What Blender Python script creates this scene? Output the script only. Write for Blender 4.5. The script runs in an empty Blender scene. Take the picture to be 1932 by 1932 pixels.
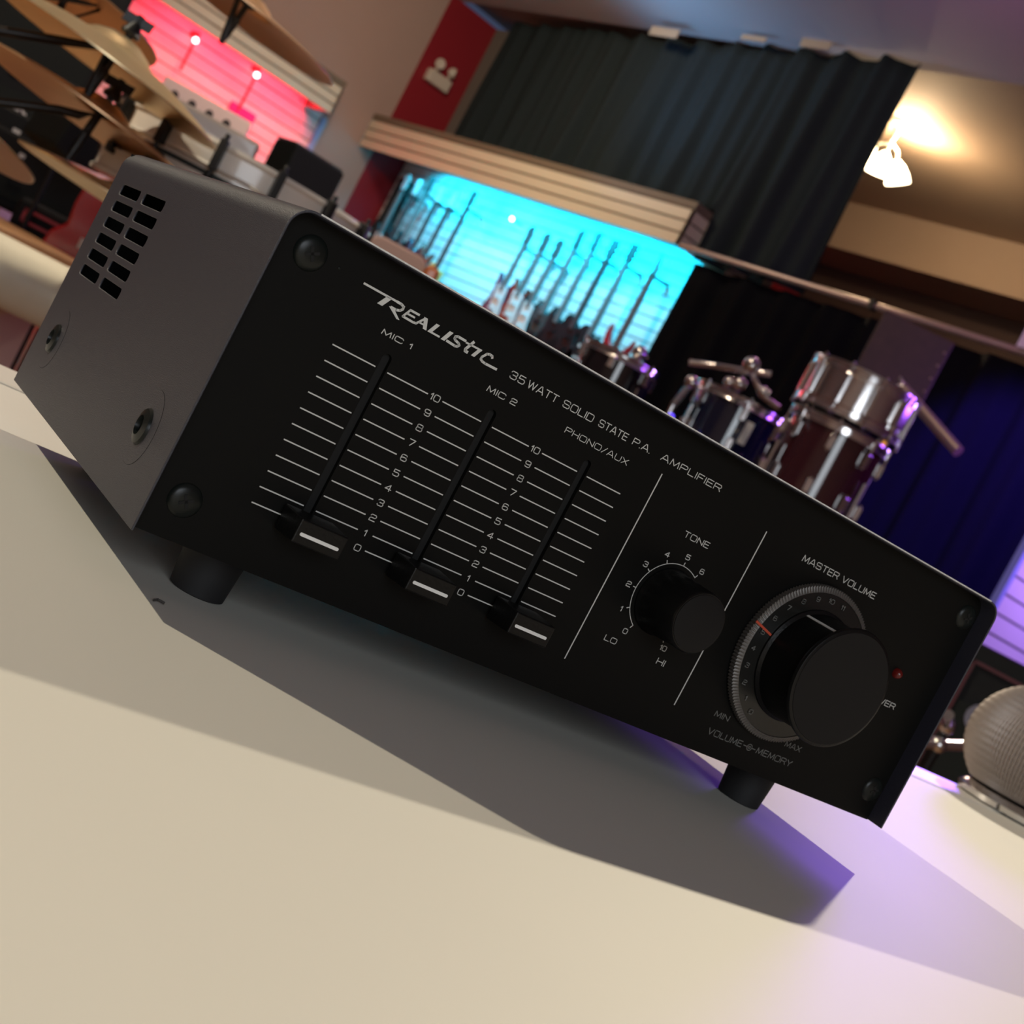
import bpy, bmesh, math, random
from mathutils import Vector, Matrix
random.seed(7)
PI = math.pi
sc = bpy.context.scene
COL = sc.collection

# ---------------------------------------------------------------- camera
U = 0.0046                       # panel unit in metres
TABLE_Z = 0.950                  # height of the counter top
AMP_ROT = math.radians(-10.0)    # the counter stands 10 degrees askew in the shop
R_CW = Matrix(((0.75791127, -0.45924869, 0.46331539),
               (0.36625067, -0.28817082, -0.88477004),
               (0.53984346, 0.84026676, -0.05020777)))   # amp frame -> x right, y down, z ahead
RZ = Matrix.Rotation(AMP_ROT, 3, 'Z')
CAM_LOC = Vector((-0.2271131, -0.3064464, 1.0306406))
F_PX = 2674.1
rows = [RZ @ R_CW[0], RZ @ -R_CW[1], RZ @ -R_CW[2]]
cam_m = Matrix(rows).transposed().to_4x4()
cam_m.translation = CAM_LOC
cd = bpy.data.cameras.new('camera')
cam = bpy.data.objects.new('camera', cd); COL.objects.link(cam)
cam.matrix_world = cam_m
cd.sensor_width = 36; cd.lens = F_PX / 1932 * 36
cd.clip_start = 0.02; cd.clip_end = 100
cd.dof.use_dof = True; cd.dof.focus_distance = 0.40; cd.dof.aperture_fstop = 32
sc.camera = cam

# ---------------------------------------------------------------- world and exposure
w = bpy.data.worlds.new('world'); sc.world = w; w.use_nodes = True
w.node_tree.nodes['Background'].inputs[0].default_value = (0.42, 0.55, 1.0, 1)
w.node_tree.nodes['Background'].inputs[1].default_value = 0.09
sc.view_settings.view_transform = 'Standard'
sc.view_settings.look = 'None'
sc.view_settings.exposure = 0.0
sc.view_settings.gamma = 1.0
sc.view_settings.use_curve_mapping = False

# ---------------------------------------------------------------- lights of the room, plus added unseen fills
def light(name, kind, loc, power, color, target=None, size=0.1, sizey=None, spot=60, blend=0.5):
    d = bpy.data.lights.new(name, kind); d.energy = power; d.color = color
    if kind == 'AREA':
        d.size = size
        if sizey: d.shape = 'RECTANGLE'; d.size_y = sizey
    elif kind == 'POINT': d.shadow_soft_size = size
    elif kind == 'SPOT':
        d.shadow_soft_size = size; d.spot_size = math.radians(spot); d.spot_blend = blend
    o = bpy.data.objects.new(name, d); COL.objects.link(o); o.location = loc
    if target is not None:
        o.rotation_euler = (Vector(target) - Vector(loc)).to_track_quat('-Z', 'Y').to_euler()
    if kind == 'AREA' and 'flood' in name: d.spread = math.radians(120)
    return o
def amp_pt(x, y, z):             # amp frame in metres (z above the counter) -> world
    v = RZ @ Vector((x, y, 0)); v.z = TABLE_Z + z; return v
WARM = (1.0, 0.88, 0.68)
light('ceiling_lamp_light_left', 'SPOT', amp_pt(-2.6, 2.3, 3.0), 500, WARM, amp_pt(0.1, 0, 0), 0.035, spot=75)
light('ceiling_lamp_light_right', 'SPOT', amp_pt(3.3, 2.3, 3.0), 495, WARM, amp_pt(0.1, 0, 0), 0.035, spot=75)
light('shop_window_light', 'AREA', amp_pt(-0.9, -3.2, 1.0), 38, (0.86, 0.93, 1.0), amp_pt(0.1, 0, 0.06), 1.8, 1.2)  # unseen soft source added behind the camera to light the front panel
light('violet_flood_light', 'SPOT', (2.57, 1.18, 1.50), 36, (0.26, 0.10, 1.0), amp_pt(0.40, 0.0, 0), 0.18, spot=50, blend=1)
light('cyan_flood_light_rear', 'AREA', (6.86, 9.2, 2.93), 75, (0.0, 0.62, 1.0), (7.10, 9.2, 2.2), 2.8, 0.2)
light('cyan_flood_light_front', 'AREA', (6.86, 7.6, 2.93), 25, (0.0, 0.62, 1.0), (7.10, 7.6, 2.2), 1.0, 0.2)
light('red_flood_light', 'AREA', (5.15, 11.0, 2.93), 34, (1.0, 0.012, 0.035), (5.15, 11.22, 2.3), 1.6, 0.2)
light('cyan_spill_light', 'SPOT', (6.0, 8.2, 3.2), 60, (0.15, 0.5, 1.0), (6.7, 7.4, 4.36), 0.4, spot=120, blend=1)
light('purple_spill_light', 'POINT', (5.0, 4.2, 3.3), 14, (0.75, 0.2, 0.8), None, 0.3)
light('violet_wall_light', 'AREA', (6.2, 2.4, 2.1), 22, (0.45, 0.22, 1.0), (6.1, 3.0, 1.5), 0.5, 0.3)
light('blue_drape_light', 'SPOT', (5.2, 3.4, 2.9), 620, (0.12, 0.05, 1.0), (6.68, 3.9, 1.9), 0.1, spot=45)
light('violet_drum_light', 'POINT', (4.35, 1.95, 2.0), 26, (0.36, 0.10, 1.0), None, 0.22)  # added unseen light for violet highlights on the snare
light('stage_wash_light', 'AREA', (1.0, 3.0, 4.1), 60, (1.0, 0.80, 0.58), (2.4, 8.0, 1.2), 0.6, 0.6)
light('fascia_wash_light', 'AREA', (4.4, 8.0, 4.2), 60, (1.0, 0.80, 0.55), (6.7, 9.0, 2.8), 0.5, 0.5)  # warm wash added to brighten the slatted fascia
light('pink_wash_light', 'SPOT', (3.2, 6.0, 3.6), 115, (1.0, 0.36, 0.30), (5.0, 11.3, 2.6), 0.3, spot=60, blend=1)
light('ceiling_wash_light', 'POINT', (4.2, 5.6, 2.6), 9, (0.9, 0.75, 0.75), None, 0.4)

# ---------------------------------------------------------------- materials
def mat(name, color, rough=0.5, metal=0.0, noise=0.0, nscale=20, bump=0.0, bscale=200, emit=None, estr=0, coat=0, spec=None, trans=0, stretch=None):
    m = bpy.data.materials.new(name); m.use_nodes = True
    nt = m.node_tree; b = nt.nodes['Principled BSDF']
    b.inputs['Base Color'].default_value = (*color, 1); b.inputs['Roughness'].default_value = rough
    b.inputs['Metallic'].default_value = metal
    if spec is not None: b.inputs['Specular IOR Level'].default_value = spec
    if coat: b.inputs['Coat Weight'].default_value = coat; b.inputs['Coat Roughness'].default_value = 0.05
    if trans: b.inputs['Transmission Weight'].default_value = trans
    tc = nt.nodes.new('ShaderNodeTexCoord'); src = tc.outputs['Object']
    if stretch:
        mp = nt.nodes.new('ShaderNodeMapping'); mp.inputs['Scale'].default_value = stretch
        nt.links.new(src, mp.inputs[0]); src = mp.outputs[0]
    if noise:
        n = nt.nodes.new('ShaderNodeTexNoise'); n.inputs['Scale'].default_value = nscale; n.inputs['Detail'].default_value = 4
        r = nt.nodes.new('ShaderNodeMix'); r.data_type = 'RGBA'
        r.inputs[6].default_value = (*[c * (1 - noise) for c in color], 1)
        r.inputs[7].default_value = (*[min(1, c * (1 + noise)) for c in color], 1)
        nt.links.new(src, n.inputs['Vector']); nt.links.new(n.outputs['Fac'], r.inputs[0]); nt.links.new(r.outputs[2], b.inputs['Base Color'])
    if bump:
        n = nt.nodes.new('ShaderNodeTexNoise'); n.inputs['Scale'].default_value = bscale; n.inputs['Detail'].default_value = 2
        bp = nt.nodes.new('ShaderNodeBump'); bp.inputs['Strength'].default_value = bump; bp.inputs['Distance'].default_value = 0.001
        nt.links.new(src, n.inputs['Vector']); nt.links.new(n.outputs['Fac'], bp.inputs['Height']); nt.links.new(bp.outputs[0], b.inputs['Normal'])
    if emit:
        b.inputs['Emission Color'].default_value = (*emit, 1); b.inputs['Emission Strength'].default_value = estr
    return m
def slat_mat(name, color, pitch, axis='Z'):
    """painted slatwall face: the grooves themselves are geometry, this adds faint panel tone"""
    return mat(name, color, 0.45, noise=0.04, nscale=3)

M = dict(
 cover=mat('dark_grey_textured_paint', (0.0175, 0.0180, 0.031), 0.42, spec=0.8, noise=0.10, nscale=900, bump=0.35, bscale=4200),
 panel=mat('black_satin_panel', (0.0042, 0.0042, 0.0038), 0.5, noise=0.08, nscale=1500, spec=0.12),
 edge=mat('bare_steel_edge', (0.85, 0.80, 0.68), 0.5, 0.0, noise=0.5, nscale=700),  # pale edge colour, holds the highlight of the cover's lip
 slot=mat('slot_black', (0.002, 0.002, 0.002), 0.8),
 knob=mat('black_plastic', (0.004, 0.004, 0.004), 0.35, spec=0.25, bump=0.1, bscale=900),
 cap=mat('knob_cap_black', (0.0075, 0.0075, 0.008), 0.5, spec=0.2),
 skirt=mat('grey_smoked_skirt', (0.012, 0.012, 0.011), 0.25, spec=0.4),
 knurl=mat('knurled_rim', (0.11, 0.10, 0.09), 0.4, 0.3),
 rubber=mat('black_rubber', (0.008, 0.008, 0.009), 0.7),
 white=mat('white_print', (0.62, 0.62, 0.59), 0.6),
 greyp=mat('grey_print', (0.16, 0.16, 0.15), 0.6),
 whitep=mat('white_plastic', (0.85, 0.85, 0.82), 0.4),
 redp=mat('red_mark', (0.55, 0.08, 0.04), 0.5),
 led=mat('red_lens', (0.12, 0.008, 0.006), 0.1),
 screw=mat('black_screw', (0.007, 0.009, 0.008), 0.32, 0.0, spec=0.28),
 steel=mat('dark_steel', (0.25, 0.24, 0.23), 0.3, 1.0),
 table=mat('cream_laminate', (0.72, 0.70, 0.63), 0.55, noise=0.035, nscale=9, spec=0.3, stretch=(1, 0.25, 1)),
 tedge=mat('cream_edge_strip', (0.80, 0.77, 0.70), 0.35, noise=0.04, nscale=12),
 gap=mat('dark_joint', (0.05, 0.045, 0.04), 0.8),
 chrome=mat('chrome', (0.80, 0.78, 0.78), 0.14, 1.0),
 mesh=mat('silver_mesh', (0.42, 0.37, 0.34), 0.5, 0.55),
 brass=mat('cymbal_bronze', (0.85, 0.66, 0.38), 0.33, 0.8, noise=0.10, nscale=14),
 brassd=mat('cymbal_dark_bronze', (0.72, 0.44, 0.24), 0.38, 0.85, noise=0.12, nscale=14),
 blackm=mat('black_metal', (0.015, 0.015, 0.015), 0.4, 0.3),
 blk=mat('black_vinyl', (0.014, 0.015, 0.016), 0.6, spec=0.2, noise=0.2, nscale=60),
 grille=mat('dark_grille_cloth', (0.024, 0.028, 0.027), 0.8, spec=0.1, noise=0.25, nscale=400),
 label=mat('pale_label', (0.75, 0.76, 0.76), 0.5),
 wdrum=mat('white_drum_wrap', (0.78, 0.73, 0.66), 0.25, noise=0.08, nscale=20, coat=0.5),
 bluedrum=mat('navy_drum_lacquer', (0.006, 0.010, 0.035), 0.12, coat=0.8),
 plum=mat('plum_drum_lacquer', (0.055, 0.010, 0.018), 0.12, coat=0.8),
 blackdrum=mat('black_drum_lacquer', (0.010, 0.008, 0.012), 0.12, coat=0.8),
 head=mat('drum_head_film', (0.7, 0.7, 0.68), 0.5),
 wood=mat('honey_wood', (0.75, 0.42, 0.18), 0.4, noise=0.2, nscale=8, stretch=(1, 8, 1)),
 cream=mat('cream_shell', (0.66, 0.62, 0.50), 0.5, noise=0.08, nscale=10),
 wall_pink=mat('beige_wall_paint', (0.40, 0.30, 0.26), 0.8, noise=0.03, nscale=5),
 wall_red=mat('red_wall_paint', (0.25, 0.010, 0.020), 0.6, noise=0.04, nscale=5),
 wall_dark=mat('dark_brown_wall_paint', (0.055, 0.032, 0.028), 0.8, noise=0.06, nscale=4),  # dark tone holds the shade on the alcove wall
 tan=mat('tan_wall_paint', (0.36, 0.27, 0.20), 0.8, noise=0.03, nscale=4),
 grey=mat('grey_wall_paint', (0.16, 0.145, 0.13), 0.8, noise=0.03, nscale=4),
 ceil=mat('ceiling_paint', (0.52, 0.48, 0.46), 0.85, noise=0.02, nscale=4),
 floorm=mat('brown_floor_boards', (0.20, 0.11, 0.06), 0.5, noise=0.25, nscale=5, stretch=(1, 8, 1)),
 slat=slat_mat('white_slatwall', (0.72, 0.74, 0.72), .1),
 fascia=slat_mat('cream_slat_fascia', (0.66, 0.58, 0.44), .1),
 fasciab=mat('fascia_top_board', (0.17, 0.13, 0.09), 0.7, noise=0.1, nscale=20),
 groove=mat('slat_groove', (0.16, 0.16, 0.16), 0.7),
 grooved=mat('fascia_groove', (0.20, 0.16, 0.11), 0.7),
 violett=mat('lilac_trim', (0.42, 0.36, 0.62), 0.4),  # lilac stands in for violet light on the red slatwall's end trim
 bluet=mat('pale_blue_trim', (0.30, 0.42, 0.70), 0.4),
 drape=mat('charcoal_drape', (0.020, 0.027, 0.030), 0.9, spec=0.05, noise=0.12, nscale=30),
 drapeb=mat('black_drape', (0.005, 0.0055, 0.007), 0.9, spec=0.03, noise=0.12, nscale=30),
 rod=mat('curtain_rod_metal', (0.45, 0.34, 0.30), 0.35, 0.6),
 glass=mat('lit_glass_shade', (1, 0.9, 0.75), 0.4, emit=(1.0, 0.80, 0.52), estr=9),
 beige=mat('pale_housing', (0.60, 0.56, 0.48), 0.5),
 red=mat('red_gloss', (0.50, 0.008, 0.012), 0.18, coat=0.6),
 redtrim=mat('red_piping', (0.55, 0.05, 0.07), 0.5),
 sun=mat('sunburst_brown', (0.16, 0.035, 0.015), 0.2, noise=0.5, nscale=6, coat=0.6),
 amber=mat('amber_top', (0.75, 0.40, 0.10), 0.25, noise=0.3, nscale=6, coat=0.5),
 orange=mat('orange_gloss', (0.72, 0.22, 0.07), 0.3, coat=0.4),
 dpurple=mat('dark_purple_gloss', (0.05, 0.03, 0.06), 0.2, coat=0.6),
 ggrey=mat('grey_gloss', (0.05, 0.06, 0.06), 0.5, spec=0.25),
 gblack=mat('gloss_black', (0.006, 0.007, 0.008), 0.5, spec=0.25),
 pearl=mat('white_pickguard', (0.72, 0.74, 0.72), 0.35),
 neckm=mat('maple_neck', (0.14, 0.13, 0.125), 0.5),
 neckd=mat('dark_fingerboard', (0.045, 0.035, 0.035), 0.45),
 neckr=mat('rosewood_fingerboard', (0.13, 0.06, 0.05), 0.45),
 peach=mat('peach_panel', (0.62, 0.44, 0.38), 0.5, noise=0.05, nscale=8),
 pinkw=mat('white_enamel', (0.78, 0.72, 0.70), 0.35),
 purplep=mat('purple_card', (0.28, 0.03, 0.30), 0.6),
 brownb=mat('brown_leatherette', (0.055, 0.028, 0.016), 0.55, noise=0.4, nscale=25),
 bulb=mat('bright_bulb', (1, .9, .9), 0.3, emit=(1.0, 0.75, 0.75), estr=6),
 cyanbulb=mat('cyan_lamp_lens', (.2, .9, 1), 0.3, emit=(0.0, 0.85, 1.0), estr=4),
 gold=mat('gold_badge', (0.45, 0.36, 0.22), 0.4, 0.5),
 paper=mat('beige_paper', (0.34, 0.27, 0.20), 0.8),
)

# ---------------------------------------------------------------- mesh helpers
class MB:
    def __init__(s): s.v = []; s.f = []; s.m = []; s.mi = 0
    def add(s, vs, fs):
        n = len(s.v); s.v += [tuple(p) for p in vs]
        for f in fs: s.f.append([i + n for i in f]); s.m.append(s.mi)
        return s
    def box(s, x0, x1, y0, y1, z0, z1):
        return s.add([(x0,y0,z0),(x1,y0,z0),(x1,y1,z0),(x0,y1,z0),(x0,y0,z1),(x1,y0,z1),(x1,y1,z1),(x0,y1,z1)],
                     [(0,3,2,1),(4,5,6,7),(0,1,5,4),(1,2,6,5),(2,3,7,6),(3,0,4,7)])
    def obox(s, c, ax, ay, az):      # oriented box from centre and three half vectors
        c = Vector(c); ax, ay, az = Vector(ax), Vector(ay), Vector(az)
        vs = [c + ax*i + ay*j + az*k for k in (-1,1) for (i,j) in ((-1,-1),(1,-1),(1,1),(-1,1))]
        return s.add(vs, [(0,3,2,1),(4,5,6,7),(0,1,5,4),(1,2,6,5),(2,3,7,6),(3,0,4,7)])
    def lathe(s, prof, o=(0,0,0), axis=(0,0,1), n=32):
        o = Vector(o); a = Vector(axis).normalized()
        t = Vector((1,0,0)) if abs(a.x) < .9 else Vector((0,1,0))
        e1 = a.cross(t).normalized(); e2 = a.cross(e1)
        vs = []; fs = []
        for r, h in prof:
            for i in range(n):
                q = 2*PI*i/n; vs.append(o + a*h + (e1*math.cos(q) + e2*math.sin(q))*max(r, 1e-6))
        for j in range(len(prof)-1):
            for i in range(n):
                k = (i+1) % n; fs.append((j*n+i, j*n+k, (j+1)*n+k, (j+1)*n+i))
        if prof[0][0] > 1e-5: fs.append(tuple(range(n))[::-1])
        if prof[-1][0] > 1e-5: fs.append(tuple((len(prof)-1)*n+i for i in range(n)))
        return s.add(vs, fs)
    def cyl(s, a, b, r, r2=None, n=16):
        a = Vector(a); b = Vector(b); L = (b-a).length
        return s.lathe([(r, 0), (r if r2 is None else r2, L)], a, b-a, n)
    def tube(s, pts, r, n=10):
        pts = [Vector(p) for p in pts]; vs = []; fs = []
        for i, p in enumerate(pts):
            d = (pts[min(i+1, len(pts)-1)] - pts[max(i-1, 0)]).normalized()
            t = Vector((0,0,1)) if abs(d.z) < .9 else Vector((1,0,0))
            e1 = d.cross(t).normalized(); e2 = d.cross(e1)
            for k in range(n):
                q = 2*PI*k/n; vs.append(p + (e1*math.cos(q) + e2*math.sin(q))*r)
        for j in range(len(pts)-1):
            for k in range(n): fs.append((j*n+k, j*n+(k+1)%n, (j+1)*n+(k+1)%n, (j+1)*n+k))
        fs.append(tuple(range(n))[::-1]); fs.append(tuple((len(pts)-1)*n+k for k in range(n)))
        return s.add(vs, fs)
    def prism(s, poly, d, fn):       # outline poly [(u,v)] extruded 0..d; fn(u,v,w)->xyz
        n = len(poly)
        vs = [fn(u, v, 0) for u, v in poly] + [fn(u, v, d) for u, v in poly]
        fs = [tuple(range(n))[::-1], tuple(range(n, 2*n))] + [(i, (i+1) % n, n+(i+1) % n, n+i) for i in range(n)]
        return s.add(vs, fs)
    def sphere(s, c, r, n=20, sx=1, sy=1, sz=1):
        prof = [(r*math.sin(PI*i/12), -r*math.cos(PI*i/12)*sz) for i in range(13)]
        return s.lathe(prof, c, (0,0,1), n)
    def build(s, name, mats, parent=None, smooth=None, bevel=0, seg=2):
        me = bpy.data.meshes.new(name); me.from_pydata(s.v, [], s.f)
        if not isinstance(mats, (list, tuple)): mats = [mats]
        for m in mats: me.materials.append(m)
        me.polygons.foreach_set('material_index', s.m)
        bm = bmesh.new(); bm.from_mesh(me); bmesh.ops.recalc_face_normals(bm, faces=bm.faces); bm.to_mesh(me); bm.free()
        if smooth is not None:
            me.polygons.foreach_set('use_smooth', [True]*len(me.polygons))
            try: me.set_sharp_from_angle(angle=math.radians(smooth))
            except Exception: pass
        o = bpy.data.objects.new(name, me); COL.objects.link(o)
        if parent is not None: o.parent = parent
        if bevel:
            b = o.modifiers.new('bevel', 'BEVEL'); b.width = bevel; b.segments = seg; b.limit_method = 'ANGLE'
        return o
def tag(o, label=None, cat=None, group=None, kind=None):
    if label: o['label'] = label
    if cat: o['category'] = cat
    if group: o['group'] = group
    if kind: o['kind'] = kind
    return o
def empty(name, loc=(0,0,0), rz=0.0, label=None, cat=None, group=None):
    o = bpy.data.objects.new(name, None); COL.objects.link(o); o.location = loc; o.rotation_euler = (0,0,rz)
    o.empty_display_size = 0.05
    return tag(o, label, cat, group)
def struct(o): o['kind'] = 'structure'; return o
def cut(o, cutters):                 # real holes: boolean baked into the mesh
    for c in cutters:
        m = o.modifiers.new('cut', 'BOOLEAN'); m.operation = 'DIFFERENCE'; m.solver = 'EXACT'; m.object = c
    bpy.context.view_layer.update()
    dg = bpy.context.evaluated_depsgraph_get()
    me = bpy.data.meshes.new_from_object(o.evaluated_get(dg)); o.modifiers.clear(); o.data = me
    for c in cutters: bpy.data.objects.remove(c)
def at(px, py, ax, val):             # point of a known plane seen at a photo position
    d = Vector(((px-966)/F_PX, -(py-966)/F_PX, -1.0)); d = cam_m.to_3x3() @ d
    return CAM_LOC + d * ((val - CAM_LOC[ax]) / d[ax])
def atd(px, py, dist):
    d = Vector(((px-966)/F_PX, -(py-966)/F_PX, -1.0)); d = (cam_m.to_3x3() @ d).normalized()
    return CAM_LOC + d * dist
def arc(cx, cy, r, a0, a1, n=6):
    return [(cx + r*math.cos(a0+(a1-a0)*i/n), cy + r*math.sin(a0+(a1-a0)*i/n)) for i in range(n+1)]
def rrect(x0, x1, y0, y1, r, n=4):
    return (arc(x1-r, y0+r, r, -PI/2, 0, n) + arc(x1-r, y1-r, r, 0, PI/2, n) +
            arc(x0+r, y1-r, r, PI/2, PI, n) + arc(x0+r, y0+r, r, PI, 1.5*PI, n))

# ================================================================ THE ROOM
XW, XS, YB, ZC = 7.43, 7.18, 11.33, 4.367
m = MB(); m.box(-3.2, 12.2, -4.2, 11.6, -0.1, 0); struct(m.build('floor', M['floorm']))
m = MB(); m.box(-3.3, 6.95, -4.2, 11.5, ZC, ZC+0.1); struct(m.build('ceiling', M['ceil']))
m = MB(); m.box(6.95, 12.2, -4.2, 11.5, ZC+0.10, ZC+0.2); struct(m.build('ceiling_alcove', M['tan']))
# back wall: beige part, red strip and the deep red panel behind the case
m = MB(); m.box(-3.3, 6.83, YB, YB+0.1, 0, ZC); struct(m.build('wall_back', M['wall_pink']))
m = MB(); m.box(6.83, 7.43, YB, YB+0.1, 0, ZC); struct(m.build('wall_back_red', M['wall_red']))
m = MB(); m.box(XW, XW+0.1, 10.95, YB+0.1, 0, ZC); m.box(XW, XW+0.1, 6.75, 10.95, 0, ZC+0.1)
struct(m.build('wall_right', M['grey']))
m = MB(); m.box(-3.3, -3.2, -4.2, 11.4, 0, ZC); struct(m.build('wall_left', M['wall_pink']))
m = MB(); m.box(-3.2, 12.2, -4.3, -4.2, 0, ZC+.1); struct(m.build('wall_front', M['wall_pink']))
# alcove behind the rod
m = MB(); m.box(10.9, 11.0, -4.2, 9.7, 0, 4.0); struct(m.build('wall_alcove', M['wall_dark']))
m = MB(); m.box(10.18, 11.0, -4.2, 9.7, 4.005, ZC+0.1); struct(m.build('wall_beam', M['tan']))
m = MB(); m.box(7.53, 10.9, 9.42, 9.5, 0, 4.0); struct(m.build('wall_alcove_red', M['wall_red']))
m = MB(); m.box(7.53, 11.0, 9.7, 9.8, 0, ZC+0.1); struct(m.build('wall_alcove_end', M['wall_dark']))
# near ceiling border, a slightly lower pale strip
pa, pb = at(1232, 0, 2, ZC), at(1932, 10, 2, ZC)
m = MB(); m.box(-3.2, 6.0, -4.2, 3.9, ZC-0.06, ZC-0.001); struct(m.build('trim_1', M['ceil']))

def slatwall(name, fn, u0, u1, z0, z1, pitch, matf, matg, thick=0.02, gap=0.12):
    """slat planks with real grooves. fn(u, d, z): u along the wall, d out of it"""
    m = MB(); z = z0
    def bb(u0, u1, d0, d1, za, zb):
        vs = [fn(u, d, z_) for z_ in (za, zb) for (u, d) in ((u0,d0),(u1,d0),(u1,d1),(u0,d1))]
        m.add(vs, [(0,3,2,1),(4,5,6,7),(0,1,5,4),(1,2,6,5),(2,3,7,6),(3,0,4,7)])
    m.mi = 1; bb(u0, u1, 0, thick*0.4, z0, z1); m.mi = 0
    while z < z1 - 1e-4:
        zt = min(z1, z + pitch*(1-gap)); bb(u0, u1, thick*0.4, thick, z, zt); z += pitch
    return m.build(name, [matf, matg])
# cyan-lit slatwall on the right-hand wall
o = slatwall('wall_slat_panel', lambda u, d, z: (XS+0.02-d, u, z), 6.98, 11.30, 0.3, 2.95, 0.094, M['slat'], M['groove'])
struct(o)
m = MB(); m.box(XS+0.02, XW, 6.98, 11.3, 0.3, 2.95); struct(m.build('trim_2', M['wall_dark']))
m = MB(); m.box(XS-0.03, XS+0.03, 6.93, 6.98, 0.0, 2.72); struct(m.build('trim_3', M['violett']))
m = MB(); m.box(XS+0.03, XS+0.10, 6.86, 6.93, 0.0, 2.72); m.box(XS-.02,XS+.1,6.82,6.86,0,2.72); struct(m.build('trim_4', M['violett']))
# red-lit slatwall on the back wall
o = slatwall('wall_slat_panel_back', lambda u, d, z: (u, YB-0.02-d, z), 4.13, 6.17, 0.3, 2.95, 0.105, M['slat'], M['groove'])
struct(o)
m = MB(); m.box(6.17, 6.23, YB-0.06, YB, 0.3, 2.75); struct(m.build('trim_5', M['bluet']))
m = MB(); m.box(3.98, 4.13, YB-0.06, YB, 0.3, 2.75); struct(m.build('trim_6', M['violett']))
# violet slatwall standing square to the right wall
o = slatwall('wall_slat_panel_near', lambda u, d, z: (u, 3.0-d, z), 5.72, 7.4, 0.2, 2.5, 0.094, M['slat'], M['groove'])
struct(o)
m = MB(); m.box(5.685, 5.72, 2.965, 3.0, 0.2, 2.5); struct(m.build('trim_7', M['bluet']))
# slatted fascias (light boxes) over the slatwalls
def fascia(name, x0, x1, y0, y1, z0, z1, faces, label):
    r = empty(name, ((x0+x1)/2, (y0+y1)/2, z0), 0, label, 'fascia')
    ox, oy, oz = r.location
    m = MB(); t = 0.02; n = 3; p = (z1-z0-0.05)/n
    for i in range(n):
        a = z0 - oz + i*p; b = a + p - 0.016
        if 'x' in faces: m.box(x0-ox, x0-ox+t, y0-oy, y1-oy, a, b)
        if 'y' in faces: m.box(x0-ox, x1-ox, y0-oy, y0-oy+t, a, b)
        if 'X' in faces: m.box(x1-ox-t, x1-ox, y0-oy, y1-oy, a, b)
    m.build('slats', M['fascia'], r)
    g = MB()
    if 'x' in faces: g.box(x0-ox+t*.6, x0-ox+t*1.4, y0-oy+.01, y1-oy, 0, z1-z0-.05)
    if 'y' in faces: g.box(x0-ox+.01, x1-ox-.01, y0-oy+t*.6, y0-oy+t*1.4, 0, z1-z0-.05)
    if 'X' in faces: g.box(x1-ox-t*1.4, x1-ox-t*.6, y0-oy+.01, y1-oy, 0, z1-z0-.05)
    g.build('backing', M['grooved'], r)
    k = MB(); k.box(x0-ox, x1-ox, y0-oy, y1-oy, z1-z0-0.05, z1-z0); k.build('top_board', M['fasciab'], r)
    return r
fascia('slat_fascia', 6.644, 7.427, 6.914, 11.30, 2.717, 3.042, 'xy', 'long cream slatted fascia box above the cyan-lit guitar wall')
fascia('slat_fascia', 3.2, 5.99, 10.83, 11.327, 2.74, 3.042, 'yX', 'pale slatted fascia box above the red-lit slat wall')

# ---------------------------------------------------------------- curtains
def curtain(name, pts_fn, n, amp, freq, mtl, label, zb_fn, zt_fn):
    m = MB(); vs = []; fs = []; rowsz = 14
    for i in range(n+1):
        u = i/n; p, nrm = pts_fn(u)
        a = amp*(math.sin(u*freq*2*PI) + .45*math.sin(u*freq*2*PI*2.3+1.1) + .3*math.sin(u*freq*5.1+.4))
        for j in range(rowsz+1):
            v = j/rowsz; z = zb_fn(u) + (zt_fn(u)-zb_fn(u))*v
            k = a*(1.15-0.55*v) + amp*.5*math.sin(u*freq*3.3+v*3)*(1-v)
            q = p + nrm*k; vs.append((q.x, q.y, z))
    for i in range(n):
        for j in range(rowsz):
            a = i*(rowsz+1)+j; fs.append((a, a+1, a+rowsz+2, a+rowsz+1))
    m.add(vs, fs); o = m.build(name, mtl, smooth=60)
    sd = o.modifiers.new('thickness', 'SOLIDIFY'); sd.thickness = 0.006
    return tag(o, label, 'curtain')
A_, B_ = Vector((7.20, 10.75, 0)), Vector((6.78, 5.83, 0)); nn = (B_-A_).normalized().cross(Vector((0,0,1)))
curtain('curtain', lambda u: (A_.lerp(B_, u), nn), 320, 0.045, 13, M['drape'],
        'tall charcoal pleated curtain hanging from the ceiling above the guitar wall',
        lambda u: 3.06 if A_.lerp(B_, u).y > 6.88 else 2.70, lambda u: ZC-0.01-0.03*abs(math.sin(u*40))*(u>.3))
A2, B2 = Vector((6.80, 6.80, 0)), Vector((6.66, 3.08, 0)); n2 = (B2-A2).normalized().cross(Vector((0,0,1)))
c2 = curtain('curtain', lambda u: (A2.lerp(B2, u), n2), 240, 0.04, 9, M['drapeb'],
        'black drape hanging from the metal rod behind the drums', lambda u: 0.02, lambda u: 2.66)
r = empty('curtain_rod', (6.70, 6.9, 2.72), 0, 'thin horizontal metal curtain rod running right from the fascia corner', 'curtain rod')
m = MB(); m.cyl((-0.03, 0, 0), (-0.05, -5.4, 0.0), 0.022); m.build('rod', M['rod'], r, 40)
for yy in (-1.75, -3.6):
    m = MB(); m.box(-.07, -.01, yy-.02, yy+.02, -.03, .03); m.build('bracket', M['blackm'], r)
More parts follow.
